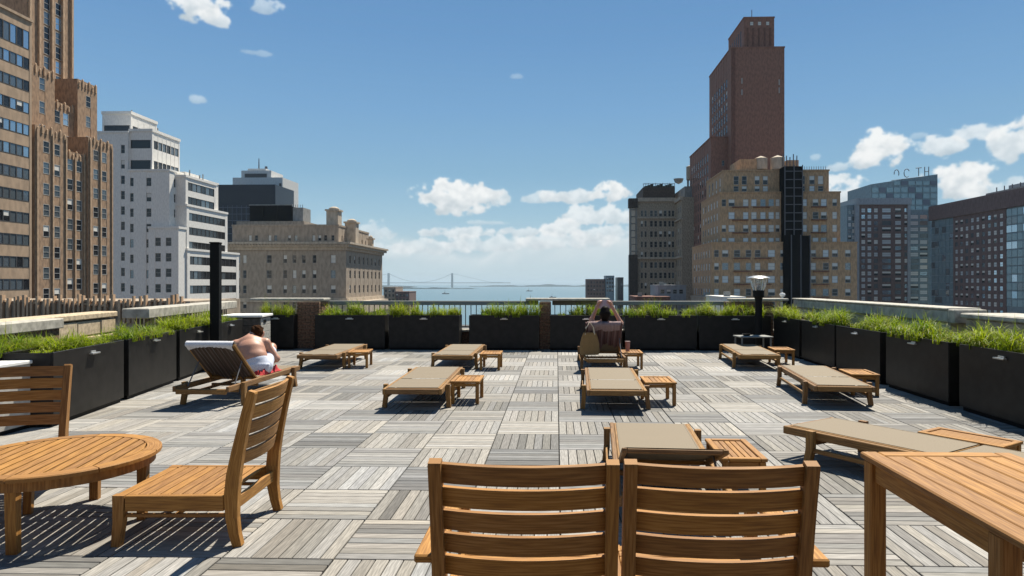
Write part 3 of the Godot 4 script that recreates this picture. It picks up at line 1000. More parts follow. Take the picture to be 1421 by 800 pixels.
# a low armless slatted chair that faces local -z; arm: -1, 0 or 1 for an arm on that side
func lounge_chair(label: String, at: Vector3, turn: float, arm := 0) -> Node3D:
	var t := thing("lounge_chair", label, "chair", at, turn, "low slatted teak chairs")
	var w := 0.655
	var hw := w * 0.5
	var zf := -0.36
	var zr := 0.30
	var sh := 0.29
	for s in [-1.0, 1.0]:
		var st := ST()
		if int(s) == arm:
			sweep(st, [Vector3(s * (hw - 0.025), 0.0, zf - 0.012), Vector3(s * (hw - 0.025), 0.14, zf + 0.028), Vector3(s * (hw - 0.025), sh, zf + 0.03), Vector3(s * (hw - 0.025), 0.492, zf + 0.03)], Vector3(0, 0, 1), [0.045, 0.055, 0.062, 0.05], 0.046)
		else:
			sweep(st, [Vector3(s * (hw - 0.025), 0.0, zf + 0.012), Vector3(s * (hw - 0.025), 0.14, zf + 0.028), Vector3(s * (hw - 0.025), sh - 0.001, zf + 0.03)], Vector3(0, 0, 1), [0.046, 0.056, 0.066], 0.046)
		part("leg", st.commit(), M.teak, t)
		st = ST()
		var off := [[0.0, 0.035, 0.05], [0.07, 0.016, 0.056], [0.16, 0.002, 0.066], [0.29, 0.0, 0.078], [0.40, 0.010, 0.074], [0.52, 0.032, 0.066], [0.64, 0.058, 0.058], [0.76, 0.086, 0.052], [0.862, 0.112, 0.046], [0.872, 0.115, 0.036]]
		var pts := []
		var wd := []
		for e in off:
			pts.append(Vector3(s * (hw - 0.023), e[0], zr + e[1]))
			wd.append(e[2])
		sweep(st, pts, Vector3(0, 0, 1), wd, 0.044)
		part("rear_post", st.commit(), M.teak, t)
		part("seat_rail", boxmesh(Vector3(0.032, 0.088, zr - zf - 0.107), 0.004, Vector3(s * (hw - 0.020), sh - 0.046, (zr + zf) * 0.5 + 0.012)), M.teak, t)
		part("stretcher", boxmesh(Vector3(0.02, 0.02, zr - zf - 0.10), 0.003, Vector3(s * (hw - 0.028), 0.172, (zr + zf) * 0.5 + 0.01)), M.teak, t)
		if int(s) == arm:
			var st2 := ST()
			box(st2, Vector3(s * (hw + 0.020), 0.507, -0.035), Vector3(0.088, 0.030, 0.77), 0.006)
			part("armrest", st2.commit(), M.teak, t)
	part("front_rail", boxmesh(Vector3(w - 0.096, 0.07, 0.024), 0.004, Vector3(0, sh - 0.058, zf + 0.03)), M.teak, t)
	part("rear_rail", boxmesh(Vector3(w - 0.092, 0.07, 0.024), 0.004, Vector3(0, sh - 0.064, zr)), M.teak, t)
	part("cross_bar", boxmesh(Vector3(w - 0.078, 0.02, 0.02), 0.003, Vector3(0, 0.172, -0.02)), M.teak, t)
	var n := 10
	var z0 := zf - 0.004
	var pitch := (zr - 0.05 - z0) / n
	for k in n:
		part("seat_slat", boxmesh(Vector3(w - 0.076 if k > 0 else w - 0.096, 0.018, pitch - 0.009), 0.003, Vector3(0, sh - 0.012, z0 + pitch * (k + 0.5))), M.teak, t)
	for k in 5:
		var y := 0.827 - k * 0.0865
		var back := lerpf(0.010, 0.108, clampf((y - 0.40) / 0.45, 0.0, 1.0))
		var st := ST()
		var pts := []
		var wd := []
		for q in 11:
			var u := q / 10.0
			var x := lerpf(-hw + 0.044, hw - 0.044, u)
			pts.append(Vector3(x, y, zr + back - 0.010 + 0.045 * (1.0 - pow(2.0 * u - 1.0, 2.0))))
			wd.append(0.0715)
		sweep(st, pts, Vector3(0, 1, 0.22).normalized(), wd, 0.018)
		part("back_slat", st.commit(), M.teak, t)
	return t

func round_table(at: Vector3, turn: float):
	var t := thing("coffee_table", "round slatted teak coffee table in front of the armless chairs", "table", at, turn)
	var h := 0.43
	var ro := 0.56
	var ri := 0.475
	for k in 8:                                               # the rim in eight curved boards
		var st := ST()
		var seg := 5
		for j in seg:
			var a0 := TAU * (k + float(j) / seg + (0.006 if j == 0 else 0.0)) / 8
			var a1 := TAU * (k + float(j + 1) / seg - (0.006 if j == seg - 1 else 0.0)) / 8
			var c0 := Vector3(cos(a0), 0, sin(a0))
			var c1 := Vector3(cos(a1), 0, sin(a1))
			var U := Vector3.UP
			var n0 := ((c0 + c1) * 0.5).normalized()
			var e := 0.006
			quad(st, c0 * ri + U * h, c1 * ri + U * h, c1 * (ro - e) + U * h, c0 * (ro - e) + U * h, U, [Vector2(a0 * 0.5, 0), Vector2(a1 * 0.5, 0), Vector2(a1 * 0.5, 0.08), Vector2(a0 * 0.5, 0.08)])
			quad(st, c0 * (ro - e) + U * h, c1 * (ro - e) + U * h, c1 * ro + U * (h - e), c0 * ro + U * (h - e), (n0 + U).normalized())
			quad(st, c0 * ro + U * (h - e), c1 * ro + U * (h - e), c1 * ro + U * (h - 0.026), c0 * ro + U * (h - 0.026), n0)
			quad(st, c0 * ri + U * h, c1 * ri + U * h, c1 * ri + U * (h - 0.026), c0 * ri + U * (h - 0.026), -n0)
			quad(st, c0 * ri + U * (h - 0.026), c1 * ri + U * (h - 0.026), c1 * ro + U * (h - 0.026), c0 * ro + U * (h - 0.026), -U)
			if j == 0: quad(st, c0 * ri + U * h, c0 * ro + U * h, c0 * ro + U * (h - 0.026), c0 * ri + U * (h - 0.026), U.cross(c0))
			if j == seg - 1: quad(st, c1 * ri + U * h, c1 * ro + U * h, c1 * ro + U * (h - 0.026), c1 * ri + U * (h - 0.026), c1.cross(U))
		part("rim", st.commit(), M.teak, t)
	var n := 14
	var sw := 2.0 * (ri - 0.004) / n
	for k in n:
		var x := -ri + 0.004 + sw * (k + 0.5)
		var edge := absf(x) + sw * 0.5
		var half := sqrt(maxf(ri * ri - edge * edge, 0.0)) - 0.003
		var half_in := sqrt(maxf(ri * ri - pow(maxf(absf(x) - sw * 0.5, 0.0), 2.0), 0.0)) - 0.003
		if half_in < 0.03: continue
		var st := ST()
		var s := signf(x) if absf(x) > 0.001 else 1.0
		var xo := x + s * (sw * 0.5 - 0.007)
		var xi := x - s * (sw * 0.5 - 0.007)
		var y1 := h - 0.002
		var y0 := h - 0.022
		var a := [Vector2(xi, -half_in), Vector2(xi, half_in), Vector2(xo, half), Vector2(xo, -half)]
		var top := []
		var bot := []
		var uv := []
		for p in a:
			top.append(Vector3(p.x, y1, p.y))
			bot.append(Vector3(p.x, y0, p.y))
			uv.append(Vector2(p.y, p.x + 0.37 * k))
		quad(st, top[0], top[1], top[2], top[3], Vector3.UP, uv)
		quad(st, bot[0], bot[1], bot[2], bot[3], Vector3.DOWN, uv)
		var mid: Vector3 = (top[0] + top[2]) * 0.5
		for q in 4:
			var p0: Vector3 = top[q]
			var p1: Vector3 = top[(q + 1) % 4]
			if p0.distance_to(p1) < 0.001: continue
			var nn := (p1 - p0).cross(Vector3.UP).normalized()
			if nn.dot((p0 + p1) * 0.5 - mid) < 0.0: nn = -nn
			quad(st, p0, p1, bot[(q + 1) % 4], bot[q], nn)
		part("slat", st.commit(), M.teak, t)
	for z in [-0.25, 0.25]:
		var hx := sqrt(0.475 * 0.475 - z * z)
		part("batten", boxmesh(Vector3(hx * 2.0, 0.022, 0.05), 0.003, Vector3(0, h - 0.034, z)), M.teak, t)
	var ap := ST()
	lathe(ap, Vector3.ZERO, [[0.495, h - 0.028], [0.525, h - 0.028], [0.525, h - 0.085], [0.495, h - 0.085], [0.495, h - 0.028]], 48)
	part("apron", ap.commit(), M.teak, t)
	for k in 4:
		var a := TAU * k / 4
		var st := ST()
		var c := Vector3(sin(a), 0, cos(a))
		sweep(st, [c * 0.475 + Vector3(0, 0.0, 0), c * 0.48 + Vector3(0, 0.2, 0), c * 0.482 + Vector3(0, h - 0.028, 0)], c, [0.045, 0.052, 0.06], 0.055)
		part("leg", st.commit(), M.teak, t)

func dining_table():
	var t := thing("dining_table", "teak slatted table close to the camera beside the pair of chairs", "table", Vector3(1.705, 0, -2.53))
	var w := 0.665
	var l := 1.19
	var h := 0.72
	for sx in [-1.0, 1.0]:
		for z in [-0.545, 0.335]:
			part("leg", boxmesh(Vector3(0.07, h - 0.03, 0.07), 0.006, Vector3(sx * (w * 0.5 - 0.045), (h - 0.03) * 0.5, z)), M.teak, t)
		part("apron", boxmesh(Vector3(0.024, 0.085, 0.806), 0.004, Vector3(sx * (w * 0.5 - 0.04), h - 0.074, -0.105)), M.teak, t)
		part("top_frame", boxmesh(Vector3(0.075, 0.028, l), 0.006, Vector3(sx * (w * 0.5 - 0.0375), h - 0.014, 0)), M.teak, t)
	for z in [-0.545, 0.335]:
		part("apron", boxmesh(Vector3(w - 0.162, 0.085, 0.024), 0.004, Vector3(0, h - 0.074, z)), M.teak, t)
	for z in [-l * 0.5 + 0.0375, l * 0.5 - 0.0375]:
		part("top_frame", boxmesh(Vector3(w - 0.152, 0.028, 0.075), 0.006, Vector3(0, h - 0.014, z)), M.teak, t)
	var n := 6
	var sw := (w - 0.154) / n
	for k in n:
		part("slat", boxmesh(Vector3(sw - 0.007, 0.022, l - 0.154), 0.005, Vector3(-w * 0.5 + 0.077 + sw * (k + 0.5), h - 0.013, 0)), M.teak, t)

func build_furniture():
	lounger("empty teak lounger between the seated man and the middle joint, nearer row", Vector3(-1.68, 0, -8.80), 0.02)
	lounger("empty teak lounger near the open railing gap, far row", Vector3(-1.76, 0, -12.42), 0.0)
	lounger("empty teak lounger in front of the wide brick pier, far row", Vector3(-4.08, 0, -12.42), 0.03)
	lounger("empty teak lounger directly in front of the sunbather's lounger", Vector3(0.715, 0, -8.77), -0.03)
	lounger("empty teak lounger in the far corner by the garden lantern", Vector3(3.52, 0, -12.64), -0.08)
	lounger("empty teak lounger along the sunlit planters, middle row", Vector3(3.50, 0, -9.13), -0.11)
	lounger("teak lounger with slightly raised head just beyond the pair of armchairs", Vector3(0.745, 0, -4.92), -0.06, 0.34)
	lounger("teak lounger turned askew beyond the near dining table", Vector3(2.80, 0, -5.22), 0.607)
	lounger("teak lounger with steep raised back that the man sits on", Vector3(-4.15, 0, -8.90), -0.03, 0.70)
	lounger("teak lounger with raised back under a plum towel and sunbather", Vector3(0.80, 0, -12.25), 0.0, 0.80)
	side_table("low teak side table at the lounger nearest the middle joint", Vector3(-1.12, 0, -8.55), 0.0)
	side_table("low teak side table by the far lounger near the railing gap", Vector3(-1.13, 0, -11.75))
	side_table("low reddish teak side table by the lounger before the wide pier", Vector3(-3.48, 0, -11.98), 0.12)
	side_table("low teak side table beside the lounger in front of the sunbather", Vector3(1.26, 0, -8.52), 0.0, 0.38)
	side_table("low teak side table with a cup beside the sunbather", Vector3(1.31, 0, -12.0))
	side_table("low teak side table beyond the second armchair of the pair", Vector3(1.29, 0, -4.98), -0.02, 0.31, 0.60)
	side_table("low teak side table by the far corner lounger", Vector3(4.12, 0, -12.62), -0.08)
	side_table("low teak side table between middle lounger and sunlit planters", Vector3(4.08, 0, -9.32), -0.11)
	side_table("low teak side table beside the askew lounger and planters", Vector3(3.22, 0, -5.42), 0.607, 0.33, 0.62)
	lounge_chair("armless slatted teak chair side on, beyond the round table's edge", Vector3(-2.14, 0, -4.08), PI / 2 + 0.04)
	lounge_chair("slatted teak chair behind the round table, facing the camera", Vector3(-3.80, 0, -4.50), PI + 0.35)
	lounge_chair("slatted teak armchair seen from behind, the one away from the dining table", Vector3(-0.113, 0, -2.74), 0.0, -1)
	lounge_chair("slatted teak armchair seen from behind, next to the dining table", Vector3(0.562, 0, -2.745), -0.01, 1)
	round_table(Vector3(-3.07, 0, -4.11), 0.2)
	dining_table()

# ------------------------------------------------------------------ people and their things
func hand_bones(w: Vector3, dir: Vector3, palm_up: Vector3, side: Vector3, curl: float) -> Array:
	var b := [[w, w + dir * 0.075, 0.024, 0.026]]
	var base := w + dir * 0.075
	for k in 4:
		var o := side * (k - 1.5) * 0.021
		var l: float = [0.062, 0.075, 0.070, 0.055][k]
		var p1: Vector3 = base + o + (dir - palm_up * curl * 0.5).normalized() * l * 0.5
		var p2: Vector3 = p1 + (dir - palm_up * curl * 1.4).normalized() * l * 0.5
		b.append([base + o * 0.9, p1, 0.0098, 0.0090])
		b.append([p1, p2, 0.0090, 0.0078])
	var th := w + dir * 0.02 - side * 0.024
	b.append([th, th + (dir * 0.6 - side * 0.8).normalized() * 0.04, 0.0115, 0.010])
	b.append([th + (dir * 0.6 - side * 0.8).normalized() * 0.04, th + (dir * 0.6 - side * 0.8).normalized() * 0.04 + (dir - palm_up * 0.4).normalized() * 0.03, 0.010, 0.0085])
	return b

func build_seated_man():
	# he sits on the lounger with his back to the camera, bent forward over his knees
	var o := Vector3(-3.99, 0.027, -8.98)
	var t := thing("person", "bare-backed person in white shorts sitting bent forward on a lounger", "person", o, 0.35)
	var hipL := Vector3(-0.085, 0.345, 0.0)
	var hipR := Vector3(0.085, 0.345, 0.0)
	var kneeL := Vector3(-0.13, 0.57, -0.40)
	var kneeR := Vector3(0.15, 0.55, -0.40)
	var ankL := Vector3(-0.11, 0.30, -0.72)
	var ankR := Vector3(0.12, 0.30, -0.74)
	var chest := Vector3(-0.09, 0.555, -0.10)
	var neck := Vector3(-0.10, 0.700, -0.215)
	var shL := Vector3(-0.285, 0.625, -0.17)
	var shR := Vector3(0.085, 0.640, -0.17)
	var elL := Vector3(-0.30, 0.44, -0.42)
	var elR := Vector3(0.225, 0.420, -0.17)
	var wrL := Vector3(-0.08, 0.42, -0.52)
	var wrR := Vector3(0.13, 0.335, -0.34)
	var flat := Vector3(0.80, 1.0, 1.12)
	var bones := [
		[Vector3(0, 0.35, 0.0), Vector3(-0.045, 0.46, -0.035), 0.125, 0.125, flat], [Vector3(-0.045, 0.46, -0.035), chest, 0.128, 0.138, flat], [chest, Vector3(-0.10, 0.635, -0.165), 0.138, 0.112, flat],
		[shL, Vector3(-0.12, 0.655, -0.20), 0.062, 0.085], [shR, Vector3(-0.12, 0.655, -0.20), 0.062, 0.085], [Vector3(-0.12, 0.67, -0.20), neck + Vector3(0, 0.03, -0.03), 0.062, 0.052],
		[hipL, kneeL, 0.088, 0.062], [hipR, kneeR, 0.088, 0.062], [kneeL, ankL, 0.060, 0.040], [kneeR, ankR, 0.060, 0.040],
		[ankL, ankL + Vector3(-0.01, -0.025, -0.17), 0.038, 0.026], [ankR, ankR + Vector3(0.01, -0.025, -0.17), 0.038, 0.026],
		[shL, elL, 0.054, 0.042], [shR, elR, 0.054, 0.042], [elL, wrL, 0.042, 0.028], [elR, wrR, 0.042, 0.028]]
	bones += hand_bones(wrL, Vector3(0.85, 0.0, -0.5).normalized(), Vector3(0, 1, 0), Vector3(0.5, 0, 0.85).normalized(), 0.8)
	bones += hand_bones(wrR, Vector3(-0.85, 0.0, -0.5).normalized(), Vector3(0, 1, 0), Vector3(0.5, 0, -0.85).normalized(), 0.8)
	var hc := Vector3(-0.03, 0.755, -0.305)                   # head, tipped forward
	bones += [[hc + Vector3(0, 0.012, 0.012), hc + Vector3(0.005, -0.01, -0.035), 0.080, 0.074], [hc + Vector3(0.0, -0.045, -0.05), hc + Vector3(0.003, -0.075, -0.075), 0.052, 0.038],
		[hc + Vector3(0.003, -0.03, -0.115), hc + Vector3(0.003, -0.05, -0.125), 0.010, 0.013], [hc + Vector3(-0.078, -0.02, -0.005), hc + Vector3(-0.080, 0.015, 0.0), 0.013, 0.016], [hc + Vector3(0.078, -0.02, -0.005), hc + Vector3(0.080, 0.015, 0.0), 0.013, 0.016]]
	part("body", body(bones, 0.0105, 0.035), M.skin, t)
	var hair := [[hc + Vector3(0, 0.028, 0.022), hc + Vector3(0, 0.026, -0.045), 0.083, 0.074], [hc + Vector3(0, -0.02, 0.045), hc + Vector3(0, -0.045, 0.040), 0.058, 0.048]]
	for k in 16:
		var a := k * 2.4
		var e := 0.2 + 0.055 * k
		var d := Vector3(cos(a) * sin(e), cos(e), sin(a) * sin(e) * 0.9 + 0.15)
		hair.append([hc + d * 0.07 + Vector3(0, 0.02, 0.01), hc + d * 0.093 + Vector3(0, 0.02, 0.01), 0.022, 0.014])
	part("hair", body(hair, 0.0085, 0.02), M.hair_brown, t)
	var sh := [[Vector3(0, 0.335, 0.0), Vector3(-0.02, 0.40, -0.015), 0.142, 0.136, flat], [hipL, hipL.lerp(kneeL, 0.75), 0.103, 0.088], [hipR, hipR.lerp(kneeR, 0.75), 0.103, 0.088]]
	for k in 7:
		sh.append([Vector3(-0.12 + 0.04 * k, 0.30 + 0.015 * (k % 3), 0.10), Vector3(-0.10 + 0.04 * k, 0.37, 0.105), 0.018, 0.012])
	part("shorts", body(sh, 0.0115, 0.03), M.shorts, t)
	# red towel beside him
	cloth_heap("red_towel", "crumpled red towel on the lounger beside the seated person", Vector3(-3.93, 0.272, -9.06), Vector2(0.20, 0.52), 0.09, M.red_cloth, 4, -0.05)
	# towel hung over the top of the raised back
	draped("white towel with blue folds over the top of the man's lounger", Vector3(-4.15, 0, -8.90), -0.03, 0.70, 0.59, 0.045, M.white_cloth, 7, 0.08, true, 0.012)
	draped("added dark brown striped cover over the back of the man's lounger", Vector3(-4.15, 0, -8.90), -0.03, 0.70, 0.555, 0.66, M.striped_cloth, 21, 0.5, false, 0.0, [Color(0.050, 0.032, 0.027), Color(0.095, 0.070, 0.060), Color(0.13, 0.115, 0.11)])  # added cloth, its dark colour deepens the shaded back of the sling

func cloth_heap(called: String, label: String, at: Vector3, size: Vector2, h: float, mat, sd: int, turn := 0.0):
	var n := FastNoiseLite.new()
	n.seed = sd
	n.frequency = 7.0
	n.fractal_octaves = 3
	var N := 26
	var pos := func(i: int, j: int) -> Vector3:
		var u := float(i) / N * 2.0 - 1.0
		var v := float(j) / N * 2.0 - 1.0
		var e := 1.0 + 0.22 * n.get_noise_2d(u * 0.25 + 5.0, v * 0.25)
		var edge := clampf((1.0 - maxf(absf(u), absf(v))) * 4.0, 0.0, 1.0)
		var y := h * (0.25 + 0.75 * (0.5 + 0.9 * n.get_noise_2d(u * 0.34, v * 0.34))) * smoothstep(0.0, 1.0, edge)
		return Vector3(u * size.x * 0.5 * e, maxf(y, 0.002), v * size.y * 0.5 * e)
	var st := ST()
	st.set_smooth_group(0)
	for i in N:
		for j in N:
			var a: Vector3 = pos.call(i, j)
			var b: Vector3 = pos.call(i + 1, j)
			var c: Vector3 = pos.call(i + 1, j + 1)
			var d: Vector3 = pos.call(i, j + 1)
			for p in [a, b, c, a, c, d]:
				st.add_vertex(p)
	st.index()
	st.generate_normals()
	var m := MeshInstance3D.new()
	m.name = numbered(called)
	m.mesh = st.commit()
	m.material_override = mat
	add_child(m)
	m.position = at
	m.rotation.y = turn
	tag(m, label, "towel")
	return m

# a towel or added cover over the top edge of a raised back: down the front a little, down the rear by drop
func draped(label: String, at: Vector3, turn: float, ang: float, width: float, drop: float, mat, sd: int, fr := 0.45, corners := false, gap := 0.0, stripes := []):
	var n := FastNoiseLite.new()
	n.seed = sd
	n.frequency = 4.0
	n.fractal_octaves = 3
	var NU := 44
	var NV := 20
	var hinge := Vector3(0, 0.2555, 0.24)
	var lenb := 0.745
	var pos := func(i: int, j: int) -> Vector3:
		var u := float(i) / NU * 2.0 - 1.0
		var s := float(j) / NV
		var fold := 0.012 * n.get_noise_2d(u * 0.8, s * 0.3) + 0.010 * sin(u * 17.0 + sd)
		var local := Vector3.ZERO
		var a := lenb + 0.016
		var tot := fr + 0.05 + drop * (1.0 + 0.35 * n.get_noise_2d(u * 0.5 + 9.0, 0.0)) * ((0.15 + 1.5 * pow(absf(u), 2.5)) if corners else 1.0)
		var d := s * tot
		if d < fr:
			local = Vector3(u * width * 0.5, 0.028 + gap + absf(fold) * 0.5, a - fr + d)
		elif d < fr + 0.05:
			var q := (d - fr) / 0.05 * PI
			local = Vector3(u * width * 0.5, 0.004 + (0.026 + gap) * cos(q), a + (0.016 + gap) * sin(q))
		else:
			local = Vector3(u * width * 0.5 * (1.0 - 0.05 * s), -0.022 - gap - absf(fold), a - (d - fr - 0.05))
		return hinge + Basis(Vector3.RIGHT, -ang) * local
	var st := ST()
	st.set_smooth_group(0)
	for i in NU:
		for j in NV:
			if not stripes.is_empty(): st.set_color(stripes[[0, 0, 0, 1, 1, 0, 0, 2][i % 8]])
			for e in [[0, 0], [1, 0], [1, 1], [0, 0], [1, 1], [0, 1]]:
				st.add_vertex(pos.call(i + e[0], j + e[1]))
	st.index()
	st.generate_normals()
	var m := MeshInstance3D.new()
	m.name = numbered("draped_cloth")
	m.mesh = st.commit()
	m.material_override = mat
	add_child(m)
	m.position = at
	m.rotation.y = turn
	tag(m, label, "towel")
	return m

func build_sunbather():
	# lies against the raised back, feet towards the harbour, holding a book up over the face
	var o := Vector3(0.80, 0.027, -12.25)
	var t := thing("person", "dark-haired sunbather reclining and holding a book overhead", "person", o)
	var up := Basis(Vector3.RIGHT, -0.80)
	var hinge := Vector3(0, 0.2555, 0.24)
	var on := func(x: float, y: float, z: float) -> Vector3: return hinge + up * Vector3(x, y, z)
	var hip := Vector3(0, 0.365, 0.10)
	var belly: Vector3 = on.call(0.0, 0.13, 0.14)
	var chest: Vector3 = on.call(0.0, 0.135, 0.40)
	var neck: Vector3 = on.call(0.01, 0.12, 0.63)
	var hc: Vector3 = on.call(0.02, 0.15, 0.80)
	var shL: Vector3 = on.call(-0.17, 0.12, 0.56)
	var shR: Vector3 = on.call(0.17, 0.12, 0.56)
	var elL := Vector3(-0.20, 0.82, 0.50)
	var elR := Vector3(0.31, 0.76, 0.50)
	var wrL := Vector3(-0.105, 1.035, 0.47)
	var wrR := Vector3(0.165, 1.03, 0.47)
	var flat := Vector3(0.82, 1.0, 1.0)
	var bones := [[hip, belly, 0.13, 0.12, flat], [belly, chest, 0.12, 0.13, flat], [chest, neck, 0.12, 0.06, flat], [shL, chest.lerp(neck, 0.6), 0.058, 0.08], [shR, chest.lerp(neck, 0.6), 0.058, 0.08], [neck, hc, 0.052, 0.05],
		[Vector3(-0.09, 0.36, 0.05), Vector3(-0.11, 0.50, -0.38), 0.088, 0.06], [Vector3(0.09, 0.36, 0.05), Vector3(0.10, 0.36, -0.42), 0.088, 0.06], [Vector3(-0.11, 0.50, -0.38), Vector3(-0.10, 0.305, -0.72), 0.058, 0.038], [Vector3(0.10, 0.36, -0.42), Vector3(0.10, 0.305, -0.80), 0.058, 0.038],
		[Vector3(-0.10, 0.305, -0.72), Vector3(-0.11, 0.29, -0.88), 0.036, 0.026], [Vector3(0.10, 0.305, -0.80), Vector3(0.12, 0.38, -0.88), 0.036, 0.026],
		[shL, elL, 0.048, 0.038], [shR, elR, 0.048, 0.038], [elL, wrL, 0.038, 0.026], [elR, wrR, 0.038, 0.026],
		[hc, hc + up * Vector3(0, 0.02, 0.03), 0.078, 0.078], [hc + up * Vector3(0, 0.05, -0.05), hc + up * Vector3(0, 0.065, -0.075), 0.05, 0.036], [hc + up * Vector3(0, 0.105, -0.02), hc + up * Vector3(0, 0.108, -0.04), 0.010, 0.012]]
	bones += hand_bones(wrL, Vector3(0.35, 0.9, -0.1).normalized(), Vector3(-0.9, 0.3, 0).normalized(), Vector3(0, 0.1, 1).normalized(), 0.7)
	bones += hand_bones(wrR, Vector3(-0.35, 0.9, -0.1).normalized(), Vector3(0.9, 0.3, 0).normalized(), Vector3(0, 0.1, 1).normalized(), 0.7)
	part("body", body(bones, 0.0115, 0.03), M.skin, t)
	var hair := [[hc + up * Vector3(0, -0.012, 0.028), hc + up * Vector3(0, 0.03, 0.05), 0.088, 0.078], [hc + up * Vector3(0, -0.03, -0.02), hc + up * Vector3(0.0, -0.05, -0.10), 0.075, 0.055], [hc + up * Vector3(-0.065, 0.0, 0.0), hc + up * Vector3(-0.06, 0.0, -0.09), 0.035, 0.025], [hc + up * Vector3(0.065, 0.0, 0.0), hc + up * Vector3(0.06, 0.0, -0.09), 0.035, 0.025]]
	part("hair", body(hair, 0.009, 0.02), M.hair_dark, t)
	part("swimsuit", body([[hip, belly, 0.142, 0.13, flat], [Vector3(-0.09, 0.36, 0.05), Vector3(-0.10, 0.42, -0.1), 0.098, 0.085], [Vector3(0.09, 0.36, 0.05), Vector3(0.095, 0.36, -0.12), 0.098, 0.085]], 0.013, 0.03), M.swimsuit, t)
	var bk := thing("book", "pale open book held up over the sunbather's head", "book", o + Vector3(0.035, 1.085, 0.45))
	for s in [-1.0, 1.0]:
		var bs := Basis(Vector3.UP, s * 0.22) * Basis(Vector3.RIGHT, -0.35)
		part("page_block", boxmesh(Vector3(0.128, 0.150, 0.012), 0.002, bs * Vector3(s * 0.066, 0, 0.0), bs), M.paper, bk)
		part("cover", boxmesh(Vector3(0.134, 0.156, 0.003), 0.0, bs * Vector3(s * 0.066, 0, 0.0085), bs), M.cover, bk)
	draped("plum striped towel draped over the sunbather's raised backrest", Vector3(0.80, 0, -12.25), 0.0, 0.80, 0.63, 0.60, M.striped_cloth, 3, 0.45, false, 0.0, [Color(0.085, 0.040, 0.042), Color(0.13, 0.085, 0.085), Color(0.045, 0.022, 0.022)])
	draped_small()
	# straw bag hung on the corner of the backrest
	var bag := thing("tote_bag", "tan straw bag hanging behind the sunbather's lounger", "bag", o + Vector3(-0.245, 0.25, 0.78), 0.12)
	var st := ST()
	var prof := [[0.02, 0.0], [0.155, 0.0], [0.170, 0.05], [0.165, 0.18], [0.135, 0.30], [0.105, 0.37]]
	for k in range(1, prof.size() - 1):
		for j in 20:
			var v := []
			for e in [[k, j], [k, j + 1], [k + 1, j + 1], [k + 1, j]]:
				var a: float = TAU * e[1] / 20
				var q: float = prof[e[0]][0]
				v.append([Vector3(cos(a) * q, prof[e[0]][1], sin(a) * q * 0.42), Vector3(cos(a), 0.15, sin(a) * 2.0).normalized()])
			smooth4(st, v[0], v[1], v[2], v[3])
	for j in 20:
		var a := TAU * j / 20
		var b := TAU * (j + 1) / 20
		tri(st, Vector3.ZERO, Vector3(cos(a) * 0.155, 0.0, sin(a) * 0.065), Vector3(cos(b) * 0.155, 0.0, sin(b) * 0.065), Vector3.DOWN)
	part("pouch", st.commit(), M.straw, bag)
	for z in [-0.03, 0.035]:
		st = ST()
		tube(st, [Vector3(-0.08, 0.34, z), Vector3(-0.06, 0.46, z), Vector3(0.0, 0.545, z - 0.02), Vector3(0.06, 0.46, z), Vector3(0.08, 0.34, z)], [0.009, 0.009, 0.009, 0.009, 0.009], 7)
		part("strap", st.commit(), M.strap, bag)
	var cup := thing("cup", "tall reddish paper cup on the sunbather's side table", "cup", Vector3(1.245, 0.287, -11.98))
	st = ST()
	lathe(st, Vector3.ZERO, [[0.0, 0.0], [0.034, 0.0], [0.045, 0.16], [0.041, 0.16], [0.032, 0.01], [0.0, 0.01]], 20)
	part("wall", st.commit(), M.cup, cup)
	st = ST()
	lathe(st, Vector3.ZERO, [[0.048, 0.160], [0.048, 0.172], [0.040, 0.176], [0.0, 0.176]], 20)
	part("lid", st.commit(), M.pink_cloth, cup)

func draped_small():
	# light folded band along the top edge of the same backrest
	var m = draped("pink folded cloth along the top edge of the sunbather's backrest", Vector3(0.80, 0, -12.25), 0.0, 0.80, 0.56, 0.14, M.pink_cloth, 12, 0.3, false, 0.012)
	m.name = numbered("folded_cloth")

# ------------------------------------------------------------------ the city
var REC := 0.32
const STREET := -60.0
var wr := RandomNumberGenerator.new()

func window_mesh(w: float, h: float, frame: String, glass: String, sash: bool) -> ArrayMesh:
	var key := "%.2f %.2f %s %s %s" % [w, h, frame, glass, sash]
	if mesh_cache.has(key): return mesh_cache[key]
	var m := ArrayMesh.new()
	var st := ST()
	var b := clampf(minf(w, h) * 0.07, 0.05, 0.10)
	box(st, Vector3(0, b * 0.5, 0), Vector3(w, b, 0.10))
	box(st, Vector3(0, h - b * 0.5, 0), Vector3(w, b, 0.10))
	for s in [-1, 1]:
		box(st, Vector3(s * (w - b) * 0.5, h * 0.5, 0), Vector3(b, h - 2 * b, 0.096))
	if sash: box(st, Vector3(0, h * 0.5, 0.0), Vector3(w - 2 * b, b * 0.8, 0.08))
	st.set_material(M[frame])
	st.commit(m)
	st = ST()
	if glass == "half_blind":
		box(st, Vector3(0, h * 0.25 + b * 0.3, -0.02), Vector3(w - 2 * b, h * 0.5 - b, 0.02))
		st.set_material(M.glass_dark)
		st.commit(m)
		st = ST()
		box(st, Vector3(0, h * 0.75 - b * 0.3, -0.02), Vector3(w - 2 * b, h * 0.5 - b, 0.02))
		st.set_material(M.blind)
	else:
		box(st, Vector3(0, h * 0.5, -0.02), Vector3(w - 2 * b, h - 2 * b, 0.02))
		st.set_material(M[glass])
	st.commit(m)
	mesh_cache[key] = m
	return m

func pick(mix: Array) -> String:
	var total := 0.0
	for e in mix: total += e[1]
	var q := wr.randf() * total
	for e in mix:
		q -= e[1]
		if q <= 0.0: return e[0]
	return mix[0][0]

